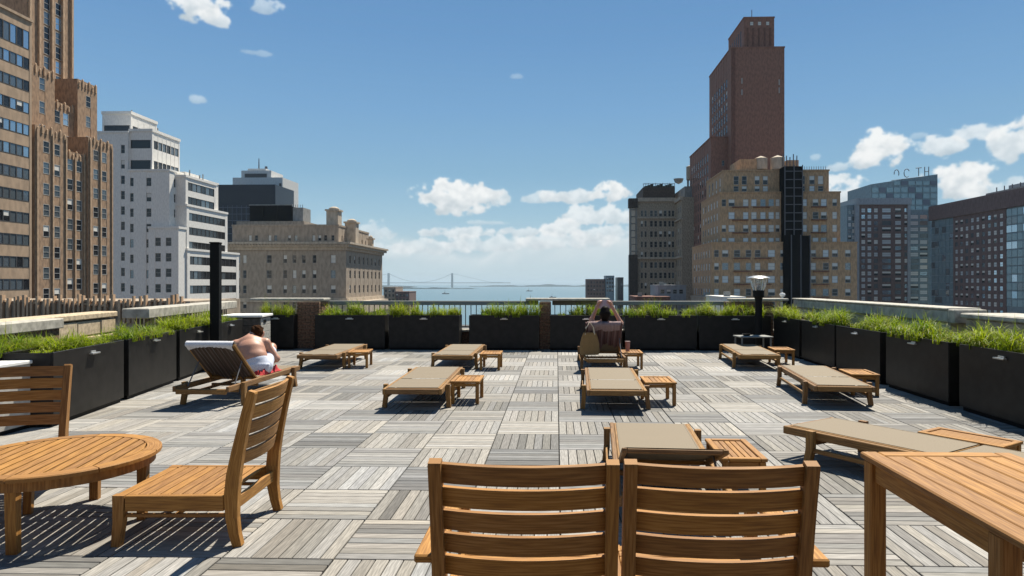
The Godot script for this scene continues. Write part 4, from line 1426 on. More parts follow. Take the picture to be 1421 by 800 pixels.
const MIX_OLD := [["glass_dark", 5.0], ["glass_mid", 2.5], ["half_blind", 2.5], ["blind", 1.0]]
const MIX_SKY := [["glass_sky", 5.0], ["glass_mid", 2.0], ["glass_dark", 2.0]]
const MIX_DARK := [["glass_dark", 8.0], ["glass_mid", 0.8], ["half_blind", 1.2]]

func evenly(n: int, w: float, total: float, margin := 0.0) -> Array:
	var out := []
	var pitch := (total - 2 * margin) / n
	for k in n: out.append([margin + pitch * (k + 0.5) - w * 0.5, w])
	return out

func rows(top: float, n: int, pitch: float, h: float) -> Array:  # from the top window's head down
	var out := []
	for k in n: out.append([top - h - pitch * k, h])
	out.reverse()
	return out

# One wall with openings: full piers between window columns, spandrels between rows, a window set back in each opening.
func facade(node: Node3D, st: SurfaceTool, O: Vector3, R: Vector3, N: Vector3, width: float, y0: float, y1: float, s: Dictionary):
	var cols: Array = s.get("cols", [])
	var rws: Array = s.get("rows", [])
	var mix: Array = s.get("mix", MIX_OLD)
	var frame: String = s.get("frame", "frame_pale")
	var sash: bool = s.get("sash", true)
	var skip: float = s.get("skip", 0.0)
	var bs := Basis(R, Vector3.UP, N)
	var put := func(a: float, b: float, c: float, d: float, t: float):
		if b - a > 0.01 and d - c > 0.01:
			box(st, O + R * (a + b) * 0.5 + Vector3.UP * (c + d) * 0.5 - N * (REC - t * 0.5), Vector3(b - a, d - c, t), 0.0, bs)
	var x := 0.0
	for c in cols:
		put.call(x, c[0], y0, y1, REC)
		var y := y0
		for r in rws:
			if r[0] < y0 - 0.01 or r[0] + r[1] > y1 + 0.01: continue
			put.call(c[0], c[0] + c[1], y, r[0], REC - s.get("sink", 0.04))
			if wr.randf() < skip:
				put.call(c[0], c[0] + c[1], r[0], r[0] + r[1], REC - s.get("sink", 0.04))
			else:
				var g := pick(mix)
				var o := part("window", window_mesh(c[1], r[1], frame, g, sash), null, node)
				o.transform = Transform3D(bs, O + R * (c[0] + c[1] * 0.5) + Vector3.UP * r[0] - N * (REC - 0.06))
			y = r[0] + r[1]
		put.call(c[0], c[0] + c[1], y, y1, REC - s.get("sink", 0.04))
		x = c[0] + c[1]
	put.call(x, width, y0, y1, REC)

# A block of a building in world metres (made local to the node); faces f (to the camera), l and r may carry openings.
func tier(node: Node3D, st: SurfaceTool, x0: float, x1: float, y0: float, y1: float, zf: float, zb: float, faces := {}, cap := 0.5):
	var b := node.position
	var cx0 := x0 + (REC if faces.has("l") else 0.0)
	var cx1 := x1 - (REC if faces.has("r") else 0.0)
	var czf := zf - (REC if faces.has("f") else 0.0)
	box(st, Vector3((cx0 + cx1) * 0.5, (y0 + y1) * 0.5, (czf + zb) * 0.5) - b, Vector3(cx1 - cx0, y1 - y0, czf - zb))
	var ly0 := y0
	if faces.has("f"):
		facade(node, st, Vector3(x0, 0, zf) - b, Vector3.RIGHT, Vector3.BACK, x1 - x0, y0, y1, faces.f)
	if faces.has("r"):
		facade(node, st, Vector3(x1, 0, czf) - b, Vector3.FORWARD, Vector3.RIGHT, czf - zb, y0, y1, faces.r)
	if faces.has("l"):
		facade(node, st, Vector3(x0, 0, zb) - b, Vector3.BACK, Vector3.LEFT, czf - zb, y0, y1, faces.l)
	if cap > 0.0:
		box(st, Vector3((x0 + x1) * 0.5, y1 + cap * 0.5, (zf + zb) * 0.5) - b, Vector3(x1 - x0 + 0.3, cap, zf - zb + 0.3))

func building(called: String, label: String, x: float, z: float) -> Node3D:
	return thing(called, label, "building", Vector3(x, STREET, z))

func wbox(node: Node3D, called: String, mat, x0: float, x1: float, y0: float, y1: float, z0: float, z1: float, bev := 0.0):
	return part(called, boxmesh(Vector3(x1 - x0, y1 - y0, absf(z1 - z0)), bev, Vector3((x0 + x1) * 0.5, (y0 + y1) * 0.5, (z0 + z1) * 0.5) - node.position), mat, node)

func fins(st: SurfaceTool, b: Vector3, O: Vector3, R: Vector3, width: float, n: int, y: float, h: float, w: float, d: float):
	var bs := Basis(R, Vector3.UP, R.cross(Vector3.UP))
	for k in n:
		var hh := h * (0.75 + 0.5 * (k % 2))
		var c := O + R * width * (k + 0.5) / n + Vector3.UP * (y + hh * 0.5) - b
		box(st, c, Vector3(w, hh, d), 0.0, bs)
		var p := c + Vector3.UP * hh * 0.5
		for e in [[0, 1], [1, 2], [2, 3], [3, 0]]:
			var q := [p + bs * Vector3(-w, 0, -d) * 0.5, p + bs * Vector3(w, 0, -d) * 0.5, p + bs * Vector3(w, 0, d) * 0.5, p + bs * Vector3(-w, 0, d) * 0.5]
			var tip := p + Vector3.UP * w * 1.1
			var nn: Vector3 = (q[e[0]] + q[e[1]]) * 0.5 - p + Vector3.UP * w * 0.3
			tri(st, q[e[0]], q[e[1]], tip, nn.normalized())

func water_tank(node: Node3D, at: Vector3, r: float, h: float, mat):
	var st := ST()
	lathe(st, at - node.position, [[r * 0.97, 0.0], [r, h * 0.1], [r, h], [r * 1.04, h], [0.0, h + r * 0.45]], 20)
	part("water_tank", st.commit(), mat, node)

func build_city_near_street():
	# A: office block with long window bands
	var a := building("office_building", "tan office block with horizontal window bands at the picture's edge", -84, -88)
	var st := ST()
	REC = 0.12
	var rr := [[35.05, 2.65], [32.15, 1.65]]
	for k in 11: rr.append([29.0 - 3.165 * k, 1.55])
	rr.append([-5.9, 1.5])
	rr.sort_custom(func(p, q): return p[0] < q[0])
	tier(a, st, -95, -76, STREET, 39.2, -70, -96.4, {"r": {"cols": evenly(22, (26.4 - 0.12 - 0.6) / 22.0, 26.4 - 0.12, 0.3), "rows": rr, "mix": [["glass_sky", 4.0], ["glass_mid", 3.0], ["glass_dark", 2.0], ["half_blind", 0.7]], "frame": "frame_dark", "sash": false}}, 0.4)
	part("wall", st.commit(), M.tan_band, a)
	# B: art deco tower, stepped, with fins on every setback
	var b := building("art_deco_tower", "brown art deco brick tower stepping up behind the tan office block", -86, -107)
	st = ST()
	var pr := rows(22.6, 9, 3.13, 1.75)
	var fr := {"f": {"cols": [], "rows": []}}
	var sp := {"mix": [["glass_dark", 4.0], ["glass_mid", 4.0], ["half_blind", 2.0]], "frame": "frame_pale"}
	# three bays along the street, each with two columns of windows
	tier(b, st, -92, -76, STREET, 24.6, -97.0, -103.4, {"r": {"cols": [[1.6, 1.25], [3.8, 1.25]], "rows": pr, "mix": sp.mix}}, 0.0)
	tier(b, st, -92, -76.5, STREET, 22.2, -103.4, -108.3, {"r": {"cols": [[0.6, 1.5], [2.6, 1.5]], "rows": rows(21.0, 9, 3.13, 1.8), "mix": sp.mix}}, 0.0)
	tier(b, st, -92, -76, STREET, 25.2, -108.3, -114.4, {"r": {"cols": [[1.2, 1.25], [3.3, 1.25]], "rows": rows(23.4, 9, 3.13, 1.75), "mix": sp.mix}}, 0.0)
	tier(b, st, -92, -79, 20.0, 34.6, -99.6, -104.9, {"r": {"cols": [[2.1, 1.2]], "rows": rows(33.0, 3, 3.6, 1.9), "mix": sp.mix}}, 0.0)
	tier(b, st, -92, -79.6, 18.0, 30.4, -104.9, -110.0, {"r": {"cols": [[0.7, 1.3], [2.6, 1.3]], "rows": rows(29.0, 3, 3.6, 2.0), "mix": MIX_SKY}}, 0.0)
	tier(b, st, -92, -79, 20.0, 35.2, -110.0, -114.8, {"r": {"cols": [[2.0, 1.2]], "rows": rows(33.0, 3, 3.4, 1.9), "mix": sp.mix}}, 0.0)
	tier(b, st, -97, -84, 25.0, 56.0, -105.5, -116.0, {"r": {"cols": [[3.6, 1.35], [6.2, 1.35]], "rows": rows(48.6, 6, 2.45, 2.1), "mix": [["glass_dark", 3.0], ["glass_mid", 3.0], ["glass_sky", 2.0]], "sink": 0.08}}, 0.0)
	part("wall", st.commit(), M.deco_brick, b)
	st = ST()
	# pale fins and ribs
	var bz := b.position
	for e in [[-75.9, -97.0, 6.4, 7, 23.6, 2.2], [-76.4, -103.4, 4.9, 6, 21.0, 2.4], [-75.9, -108.3, 6.1, 7, 24.2, 2.2], [-78.9, -99.6, 5.3, 6, 33.4, 2.4], [-79.5, -104.9, 5.1, 6, 29.4, 2.2], [-78.9, -110.0, 4.8, 6, 34.0, 2.4]]:
		fins(st, bz, Vector3(e[0] - 0.1, 0, e[1]), Vector3.FORWARD, e[2], e[3], e[4], e[5] * 0.42, 0.24, 0.28)
	for e in [[-75.88, -97.35, 24.0], [-75.88, -100.45, 24.0], [-75.88, -103.2, 24.0], [-76.38, -103.75, 21.4], [-76.38, -105.9, 21.4], [-76.38, -107.95, 21.4], [-75.88, -108.7, 24.6], [-75.88, -111.2, 24.6], [-75.88, -114.1, 24.6]]:
		box(st, Vector3(e[0], e[2] * 0.5 - 6.0, e[1]) - bz, Vector3(0.14, e[2] + 12.0, 0.26))
	for z in [-106.0, -108.0, -110.8, -113.3, -115.4]:
		box(st, Vector3(-83.86, 42.0, z) - bz, Vector3(0.34, 27.0, 0.42))
	fins(st, bz, Vector3(-83.9, 0, -105.5), Vector3.FORWARD, 10.5, 9, 54.0, 2.2, 0.4, 0.4)
	part("stone_fins", st.commit(), M.deco_pale, b)
	REC = 0.2
	# C: white stepped building
	var c := building("stepped_building", "white stepped apartment building with setbacks beside the art deco tower", -94, -160)
	st = ST()
	var wd := {"mix": MIX_DARK, "frame": "frame_pale"}
	tier(c, st, -104, -96.2, STREET, 35.2, -150, -157.8, {"f": {"cols": [[1.0, 0.9], [6.2, 0.9]], "rows": rows(32.5, 12, 3.45, 1.9), "mix": MIX_DARK}}, 0.4)
	tier(c, st, -96.2, -86.7, STREET, 26.6, -150, -172, {"f": {"cols": [[0.5, 0.8], [4.2, 1.15]], "rows": rows(25.1, 10, 3.45, 1.9), "mix": MIX_DARK}, "r": {"cols": [[1.6, 1.1], [6, 1.1]], "rows": rows(25.1, 3, 3.45, 1.9), "mix": MIX_DARK}}, 0.4)
	tier(c, st, -91.0, -84.2, STREET, 13.6, -149.2, -152.2, {"f": {"cols": [[1.5, 1.3], [3.9, 1.3]], "rows": rows(11.6, 6, 3.45, 1.9), "mix": MIX_DARK}}, 0.5)
	# long lit side with bands of windows, stepping down away from the camera
	var bandA := evenly(6, 2.0, 14.0, 1.0)
	tier(c, st, -90.0, -84.4, 9.0, 25.6, -152.5, -166.5, {"r": {"cols": bandA, "rows": rows(24.6, 5, 3.3, 1.9), "mix": [["glass_dark", 6.0], ["glass_mid", 2.0]], "frame": "frame_dark", "sash": false}}, 0.5)
	tier(c, st, -90.0, -84.1, 9.0, 19.0, -152.4, -171.6, {"r": {"cols": evenly(9, 1.88, 19.0, 1.0), "rows": rows(17.6, 3, 3.3, 1.8), "mix": [["glass_dark", 6.0], ["glass_mid", 2.0]], "frame": "frame_dark", "sash": false}}, 0.5)
	tier(c, st, -90.0, -83.9, STREET, 8.9, -152.3, -177.5, {"r": {"cols": evenly(12, 1.88, 24.8, 1.1), "rows": rows(7.6, 5, 3.35, 1.9), "mix": [["glass_dark", 6.0], ["glass_mid", 2.0]], "frame": "frame_dark", "sash": false}}, 0.5)
	tier(c, st, -96.2, -91.0, 20.0, 35.6, -150.6, -161.8, {"f": {"cols": [[0.25, 4.6]], "rows": [[26.95, 2.2], [31.8, 1.9]], "mix": [["glass_dark", 1.0]], "frame": "frame_dark", "sash": false}, "r": {"cols": evenly(6, 1.6, 11.0, 0.4), "rows": [[26.95, 2.2], [31.8, 1.9]], "mix": [["glass_dark", 1.0], ["glass_mid", 1.0]], "frame": "frame_dark", "sash": false}}, 0.6)
	tier(c, st, -107.5, -100.6, 20.0, 41.4, -158.0, -168.5, {"f": {"cols": [[0.4, 6.2]], "rows": [[36.6, 2.2]], "mix": [["glass_dark", 1.0]], "frame": "frame_dark", "sash": false}, "r": {"cols": evenly(4, 2.1, 10.2, 0.4), "rows": [[36.6, 2.2]], "mix": [["glass_dark", 1.0]], "frame": "frame_dark", "sash": false}}, 0.7)
	part("wall", st.commit(), M.white_brick, c)
	for e in [[-84.9, 27.6, -155.0], [-85.2, 27.2, -160.0], [-86.0, 27.9, -163.0], [-93.0, 37.6, -156.0], [-103.0, 43.4, -162.0]]:
		wbox(c, "roof_pipe", M.rail_grey, e[0] - 0.1, e[0] + 0.1, e[1] - 2.2, e[1], e[2], e[2] - 0.2)
	wbox(c, "roof_house", M.white_brick, -89.0, -86.4, 26.0, 27.4, -156.0, -162.0)
	REC = 0.3
	# gothic crest of the roof next door
	var g := building("gothic_parapet", "carved brown gothic parapet of the roof next door", -21, -33)
	st = ST()
	var gp := g.position
	var gr := RandomNumberGenerator.new()
	gr.seed = 19
	box(st, Vector3(-24.0, -29.78, -33.6) - gp, Vector3(14.0, 60.84, 5.0))
	part("wall", st.commit(), M.old_stone, g)
	st = ST()
	var gx := -28.9
	while gx < -17.3:
		var hh := gr.randf_range(0.55, 0.86)
		var ww := gr.randf_range(0.05, 0.12)
		box(st, Vector3(gx, hh * 0.5 - 0.25 + 0.12, -31.02) - gp, Vector3(ww, hh + 0.5, gr.randf_range(0.1, 0.22)))
		fins(st, gp, Vector3(gx - 0.1, 0, -31.0), Vector3.RIGHT, 0.2, 1, hh * 0.8, gr.randf_range(0.16, 0.30), ww * 0.7, ww * 0.7)
		if gr.randf() < 0.4:
			box(st, Vector3(gx + 0.2, 0.55 + gr.randf_range(-0.12, 0.12), -31.05) - gp, Vector3(0.34, 0.09, 0.1))
		gx += gr.randf_range(0.16, 0.34)
	part("crest", st.commit(), M.deco_pale, g)

func build_city_left_back():
	# E: classical block with a deep cornice
	var e := building("classical_building", "brown classical block with a deep cornice behind the black post", -80, -215)
	var st := ST()
	var z := -200.0
	var cols := [[3.2, 1.1], [5.1, 1.1], [12.3, 1.5], [17.3, 1.1], [20.1, 1.1], [22.9, 1.1], [26.1, 1.1], [31.5, 1.5]]
	tier(e, st, -98.5, -62.4, STREET, 11.3, z, -242, {"f": {"cols": cols, "rows": rows(9.8, 5, 4.5, 2.4), "mix": [["glass_dark", 4.0], ["half_blind", 3.0], ["blind", 1.5], ["glass_mid", 1.5]]},
		"r": {"cols": evenly(8, 1.6, 41.5, 1.5), "rows": rows(9.8, 5, 4.5, 2.4), "mix": MIX_DARK}}, 0.0)
	part("wall", st.commit(), M.brown_stone, e)
	st = ST()
	var eb := e.position
	box(st, Vector3(-80.4, 11.75, -221) - eb, Vector3(37.0, 0.9, 43.0))
	box(st, Vector3(-80.4, 12.6, -221) - eb, Vector3(38.6, 0.8, 44.6))
	box(st, Vector3(-80.4, 13.3, -221) - eb, Vector3(39.6, 0.6, 45.6))
	box(st, Vector3(-80.4, -3.6, -221) - eb, Vector3(37.2, 1.2, 43.0))
	for k in 42:
		box(st, Vector3(-98.6 + 0.9 * k, 12.95, -198.4) - eb, Vector3(0.35, 0.5, 0.5))
	box(st, Vector3(-65.0, -5.9, -216.0) - eb, Vector3(11.5, 3.6, 44.0))
	part("cornice", st.commit(), M.pale_stone, e)
	st = ST()
	tier(e, st, -98.0, -65.6, 13.6, 18.6, -203.0, -236, {"f": {"cols": [[5.0, 0.9], [6.9, 0.9], [11.0, 0.9], [12.8, 0.9], [17.0, 0.9], [19.0, 0.9], [24.4, 0.9], [26.2, 0.9], [28.0, 0.9], [30.2, 0.9]], "rows": [[14.2, 1.7]], "mix": MIX_OLD},
		"r": {"cols": evenly(7, 1.2, 32.0, 1.0), "rows": [[14.2, 1.8]], "mix": MIX_DARK}}, 0.5)
	part("attic", st.commit(), M.brown_stone, e)
	for q in [[-70.0, -66.4, 23.4, -205.0], [-66.2, -62.8, 20.2, -211.0], [-63.2, -61.6, 16.0, -226.0]]:
		var w: float = q[1] - q[0]
		st = ST()
		box(st, Vector3((q[0] + q[1]) * 0.5, 13.0 + (q[2] - 13.0) * 0.5, q[3] - w * 0.5) - eb, Vector3(w, q[2] - 13.0, w))
		box(st, Vector3((q[0] + q[1]) * 0.5, q[2] + 0.25, q[3] - w * 0.5) - eb, Vector3(w + 0.7, 0.5, w + 0.7))
		lathe(st, Vector3((q[0] + q[1]) * 0.5, q[2] + 0.5, q[3] - w * 0.5) - eb, [[w * 0.46, 0.0], [w * 0.42, 0.5], [w * 0.2, 0.9], [0.0, 1.0]], 12)
		part("turret", st.commit(), M.pale_stone, e)
	# D2: dark louvred screens on the roof behind
	var s := building("screened_building", "flat roof building with tall black louvre screens behind the classical block", -108, -265)
	wbox(s, "shaft", M.brown_stone, -122.0, -96.0, STREET, 25.0, -256.0, -280.0)
	for k in 3:
		wbox(s, "screen", M.black_wall, -118.5 + 5.5 * k, -113.2 + 5.5 * k, 25.0, 31.4, -259.6, -260.0)
	wbox(s, "screen_rail", M.roof_grey, -118.8, -101.9, 31.4, 31.8, -259.4, -260.2)
	wbox(s, "plant_room", M.roof_grey, -101.8, -97.8, 25.0, 30.6, -260.0, -268.0)
	wbox(s, "screen_backing", M.black_wall, -118.3, -102.2, 25.05, 31.0, -260.6, -270.0)
	for k in 4: wbox(s, "post", M.steel, -101.0 + k * 0.9, -100.85 + k * 0.9, 30.6, 31.8, -260.4, -260.55)
	# D: dark glass slab with a grey tower behind
	var d := building("glass_tower", "dark navy glass tower with a light grey mechanical crown", -194, -435)
	wbox(d, "shaft", M.navy_glass, -212.5, -175.5, STREET, 63.0, -420, -450)
	for k in 13: wbox(d, "mullion", M.navy_line, -211.6 + k * 2.95, -211.35 + k * 2.95, STREET, 50.0, -419.6, -419.95)
	for k in 10: wbox(d, "floor_line", M.navy_line, -212.4, -175.6, 48.5 - k * 4.1, 48.8 - k * 4.1, -419.4, -419.58)
	wbox(d, "rear_tower", M.crown, -218.0, -184.0, STREET, 72.4, -452, -480)
	wbox(d, "crown", M.crown, -213.5, -193.0, 72.4, 77.6, -455, -475)
	wbox(d, "crown_louvre", M.frame_dark, -211.0, -196.0, 72.8, 75.4, -454.6, -454.95)
	wbox(d, "crown_deck", M.crown, -210.5, -198.0, 77.6, 79.4, -458, -470)
	for k in 5: wbox(d, "side_window", M.frame_dark, -186.2, -184.8, 50.0 + 4.0 * k, 52.4 + 4.0 * k, -451.6, -451.95)
	var st2 := ST()
	tube(st2, [Vector3(-204.5, 77.6, -462) - d.position, Vector3(-204.5, 87.0, -462) - d.position], [0.5, 0.25], 6)
	part("mast", st2.commit(), M.steel, d)
	st2 = ST()
	tube(st2, [Vector3(-199.5, 77.8, -462) - d.position, Vector3(-199.5, 81.5, -462) - d.position], [1.2, 0.9], 8)
	part("antenna", st2.commit(), M.steel, d)

func build_city_right():
	REC = 0.14
	# G: old stone block with an ornate roof
	var g := building("old_stone_building", "dark old stone block with a rounded corner and a cluttered roof", 40, -265)
	var st := ST()
	var fr := rows(28.5, 9, 3.85, 2.2)
	tier(g, st, 30.2, 44.4, STREET, 32.6, -255, -285, {"f": {"cols": [[1.2, 0.8], [2.6, 0.8], [4.6, 1.1], [6.2, 1.1], [8.0, 1.1], [9.7, 1.1], [11.4, 0.9], [12.7, 0.9]], "rows": fr, "mix": MIX_DARK, "sink": 0.06}}, 0.0)
	tier(g, st, 44.4, 60.0, STREET, 32.0, -243, -285, {"l": {"cols": evenly(11, 1.3, 41.6, 0.6), "rows": rows(29.0, 9, 3.85, 2.3), "mix": MIX_DARK, "sink": 0.07}}, 0.0)
	part("wall", st.commit(), M.old_stone, g)
	st = ST()
	var gb := g.position
	for e in [[30.0, 44.4, -254.6, 31.8, 33.2], [29.9, 44.6, -254.4, 10.4, 11.1], [30.0, 44.5, -254.6, 25.5, 26.0]]:
		box(st, Vector3((e[0] + e[1]) * 0.5, (e[3] + e[4]) * 0.5, e[2] - 3.0) - gb, Vector3(e[1] - e[0], e[4] - e[3], 6.6))
	for e in [[31.0, 32.2], [10.4, 11.1], [24.0, 24.5]]:
		box(st, Vector3(44.3, (e[0] + e[1]) * 0.5, -264.0) - gb, Vector3(1.2, e[1] - e[0], 42.4))
	part("belt_course", st.commit(), M.pale_stone, g)
	wbox(g, "mansard", M.old_dark, 32.6, 44.6, 33.2, 37.6, -258, -280)
	wbox(g, "roof_wing", M.roof_grey, 46.0, 60.0, 32.0, 36.2, -246, -283)
	st = ST()
	for k in 14:
		var x := 32.8 + 0.9 * k
		box(st, Vector3(x, 38.3, -258.2) - gb, Vector3(0.16, 1.4 + 0.3 * (k % 3), 0.16))
	box(st, Vector3(38.6, 38.9, -258.2) - gb, Vector3(12.0, 0.2, 0.2))
	part("roof_railing", st.commit(), M.steel, g)
	for k in 10: wbox(g, "roof_shrub", M.far_land, 33.5 + k * 1.15, 34.5 + k * 1.15, 37.6, 38.4 + 0.35 * (k * 7 % 3), -260, -262)
	wbox(g, "scaffold_tower", M.old_dark, 27.1, 30.1, STREET, 12.0, -254.0, -258.0)
	for k in 2:
		for j in 2: wbox(g, "scaffold_post", M.rail_grey, 27.6 + 2.0 * k, 27.85 + 2.0 * k, 12.0, 30.0, -254.6 - 2.0 * j, -254.85 - 2.0 * j)
	for k in 7: wbox(g, "scaffold_deck", M.rail_grey, 27.5, 29.95, 13.2 + 2.6 * k, 13.4 + 2.6 * k, -254.5, -257.0)
	wbox(g, "scaffold_head", M.old_dark, 26.9, 30.2, 29.6, 33.0, -254.2, -257.8)
	water_tank(g, Vector3(49.6, 39.4, -252.0), 1.9, 4.8, M.old_stone)
	for k in 4: wbox(g, "tank_leg", M.steel, 48.2 + 2.6 * (k % 2), 48.5 + 2.6 * (k % 2), 36.0, 39.6, -251.0 - 2.0 * (k / 2), -251.3 - 2.0 * (k / 2))
	st = ST()
	lathe(st, Vector3(45.6, 38.4, -256.0) - gb, [[0.0, 0.0], [1.4, 0.7], [1.9, 2.0]], 16)
	part("dish", st.commit(), M.roof_grey, g)
	# H: dark red brick tower
	var h := building("brick_tower", "tall plain dark red brick tower with stepped top", 62, -228)
	st = ST()
	tier(h, st, 53.9, 70.2, STREET, 74.0, -212, -242, {"l": {"cols": evenly(7, 1.5, 29.0, 3.0), "rows": rows(66.0, 14, 3.6, 2.6), "mix": MIX_DARK, "frame": "frame_dark", "sink": 0.08}}, 0.4)
	tier(h, st, 58.1, 67.4, 70.0, 83.6, -213, -232, {"l": {"cols": evenly(6, 1.0, 17.5, 1.0), "rows": [[74.5, 6.5]], "mix": MIX_DARK, "frame": "frame_dark"}, "f": {"cols": [[1.9, 1.0], [4.3, 1.0], [6.8, 1.0]], "rows": [[81.4, 1.1]], "mix": [["blind", 1.0]]}}, 0.4)
	tier(h, st, 48.6, 53.9, STREET, 47.2, -216, -250, {"l": {"cols": evenly(8, 1.4, 33.0, 2.0), "rows": rows(43.0, 9, 3.6, 2.6), "mix": MIX_DARK, "frame": "frame_dark", "sink": 0.08}, "f": {"cols": [[3.4, 0.8]], "rows": rows(40.0, 4, 4.0, 1.6), "mix": MIX_DARK}}, 0.4)
	part("wall", st.commit(), M.red_brick, h)
	st = ST()
	var hb := h.position
	for k in 5: box(st, Vector3(59.2 + 1.75 * k, 76.5, -212.9) - hb, Vector3(0.45, 8.0, 0.3))
	box(st, Vector3(54.6, 37.0, -211.9) - hb, Vector3(1.0, 73.6, 0.3))
	part("brick_ribs", st.commit(), M.red_brick_dark, h)
	for e in [[57.0, 63.0], [57.0, 59.5], [68.4, 62.5], [68.4, 60.0]]:
		wbox(h, "slit_window", M.frame_pale, e[0], e[0] + 0.35, e[1], e[1] + 1.7, -211.8, -211.98)
	st = ST()
	tube(st, [Vector3(62.5, 84.0, -220) - hb, Vector3(62.5, 89.0, -220) - hb], [0.15, 0.1], 6)
	part("mast", st.commit(), M.steel, h)
	REC = 0.16
	# I: orange-brown stepped apartment block with a black chimney shaft
	var i := building("stepped_apartment_block", "orange brown stepped apartment block with a black shaft up its front", 58, -185)
	st = ST()
	var mixI := [["glass_dark", 2.5], ["half_blind", 3.0], ["glass_pale", 2.0], ["glass_mid", 1.0], ["blind", 2.5]]
	tier(i, st, 43.3, 70.3, STREET, 30.4, -178.0, -198, {"f": {"cols": [[2.6, 1.3], [4.7, 1.3], [8.0, 1.3], [10.1, 1.3], [17.6, 1.3], [19.6, 1.3], [22.0, 1.4], [24.2, 1.4]], "rows": [[25.2, 1.4], [27.0, 2.2]], "mix": mixI}, "l": {"cols": evenly(4, 1.3, 19.6, 1.5), "rows": [[25.2, 1.4], [27.0, 2.2]], "mix": mixI}}, 0.4)
	tier(i, st, 42.0, 72.6, STREET, 24.6, -176.5, -199, {"f": {"cols": [[0.5, 1.1], [2.2, 1.6], [5.9, 1.4], [8.0, 1.4], [10.3, 1.4], [12.4, 1.4], [14.2, 1.0], [20.8, 1.4], [23.6, 1.5], [25.7, 1.5], [28.6, 1.2]], "rows": rows(23.0, 4, 3.3, 1.8), "mix": mixI, "skip": 0.04}, "l": {"cols": evenly(6, 1.4, 22.0, 1.0), "rows": rows(23.0, 4, 3.3, 1.8), "mix": mixI}}, 0.35)
	tier(i, st, 39.6, 76.2, STREET, 11.6, -175.0, -200, {"f": {"cols": [[0.6, 1.2], [2.6, 1.6], [5.6, 1.6], [8.6, 1.4], [10.9, 1.4], [14.2, 1.8], [17.3, 1.0], [25.0, 1.3], [28.0, 1.5], [30.3, 1.5], [33.6, 1.4]], "rows": rows(9.9, 7, 3.3, 1.8), "mix": mixI, "skip": 0.03}, "l": {"cols": evenly(7, 1.4, 24.6, 1.0), "rows": rows(9.9, 7, 3.3, 1.8), "mix": mixI}}, 0.35)
	part("wall", st.commit(), M.orange_brick, i)
	st = ST()
	var ib := i.position
	for k in 9:
		var y := 24.0 - 3.3 * k
		for q in [[45.1, 4.0], [50.4, 4.2], [65.2, 3.8]]:
			box(st, Vector3(q[0] + q[1] * 0.5, y - 3.05, -174.7 if y < 13 else -176.2) - ib, Vector3(q[1], 0.22, 0.8))
	part("balcony_slabs", st.commit(), M.red_brick_dark, i)
	wbox(i, "chimney_shaft", M.black_wall, 57.6, 62.2, STREET, 31.0, -174.0, -177.9)
	wbox(i, "chimney_shaft", M.black_wall, 58.9, 63.8, STREET, 13.4, -173.2, -173.98)
	for x in [57.6, 59.9, 62.0]: wbox(i, "shaft_rail", M.steel, x, x + 0.18, 13.6, 31.3, -173.7, -173.98)
	for x in [58.95, 61.3, 63.6]: wbox(i, "shaft_rail", M.steel, x, x + 0.18, STREET, 13.6, -172.9, -173.18)
	for k in 8: wbox(i, "shaft_strap", M.steel, 57.7, 62.1, 29.6 - 2.1 * k, 29.8 - 2.1 * k, -173.6, -173.68)
	wbox(i, "penthouse", M.orange_brick, 48.5, 53.0, 30.8, 34.3, -182, -192)
	wbox(i, "penthouse", M.deco_pale, 61.0, 64.0, 30.8, 34.0, -182, -190)
	water_tank(i, Vector3(54.4, 31.6, -183.0), 1.65, 3.0, M.pale_stone)
	water_tank(i, Vector3(58.8, 31.6, -183.0), 1.8, 3.1, M.pale_stone)
	for k in 5: wbox(i, "roof_pipe", M.steel, 59.5 + k * 0.9, 59.7 + k * 0.9, 30.8, 35.4 - 0.4 * (k % 3), -181.0, -181.2)
	for k in 12: wbox(i, "roof_post", M.steel, 63.0 + k * 0.6, 63.1 + k * 0.6, 30.8, 31.7, -178.4, -178.5)
	# J: grey and brick residential tower, with a glass tower behind
	var j := building("residential_tower", "grey and dark brick residential tower below the rooftop lettering", 166, -360)
	st = ST()
	var jm := [["glass_sky", 1.5], ["glass_mid", 2.0], ["glass_pale", 4.0], ["half_blind", 2.0], ["blind", 2.0]]
	tier(j, st, 150.3, 176.0, STREET, 40.6, -345, -372, {"f": {"cols": [[2.0, 2.0], [5.0, 2.0], [8.2, 2.0], [12.2, 4.4], [18.6, 3.0], [23.2, 1.8]], "rows": rows(38.8, 17, 3.15, 2.1), "mix": jm, "frame": "frame_dark"}}, 0.0)
	part("wall", st.commit(), M.plum_brick, j)
	st = ST()
	tier(j, st, 176.0, 186.6, STREET, 37.6, -346.5, -372, {"f": {"cols": [[1.2, 4.0], [5.9, 3.8]], "rows": rows(35.6, 16, 3.15, 2.0), "mix": jm, "frame": "frame_dark"}}, 0.6)
	tier(j, st, 145.8, 150.3, STREET, 40.0, -346.5, -372, {"f": {"cols": [[0.6, 1.6], [2.6, 1.2]], "rows": rows(38.0, 17, 3.15, 2.0), "mix": jm, "frame": "frame_dark"}}, 0.6)
	part("wing", st.commit(), M.teal_panel, j)
	wbox(j, "cornice", M.grey_panel, 149.6, 176.6, 40.6, 43.8, -344.0, -372)
	wbox(j, "pier", M.grey_panel, 149.2, 151.0, STREET, 40.6, -344.3, -346)
	wbox(j, "pier", M.grey_panel, 174.9, 176.2, STREET, 40.6, -344.3, -346)
	var jt := building("glass_slab_tower", "teal glass tower with sloping top behind the residential tower", 190, -395)
	st = ST()
	var jb := jt.position
	var P := [Vector3(172.9, 0, -380), Vector3(209.0, 0, -380), Vector3(209.0, 0, -410), Vector3(172.9, 0, -410)]
	var tp := [55.8, 61.2, 61.2, 55.8]
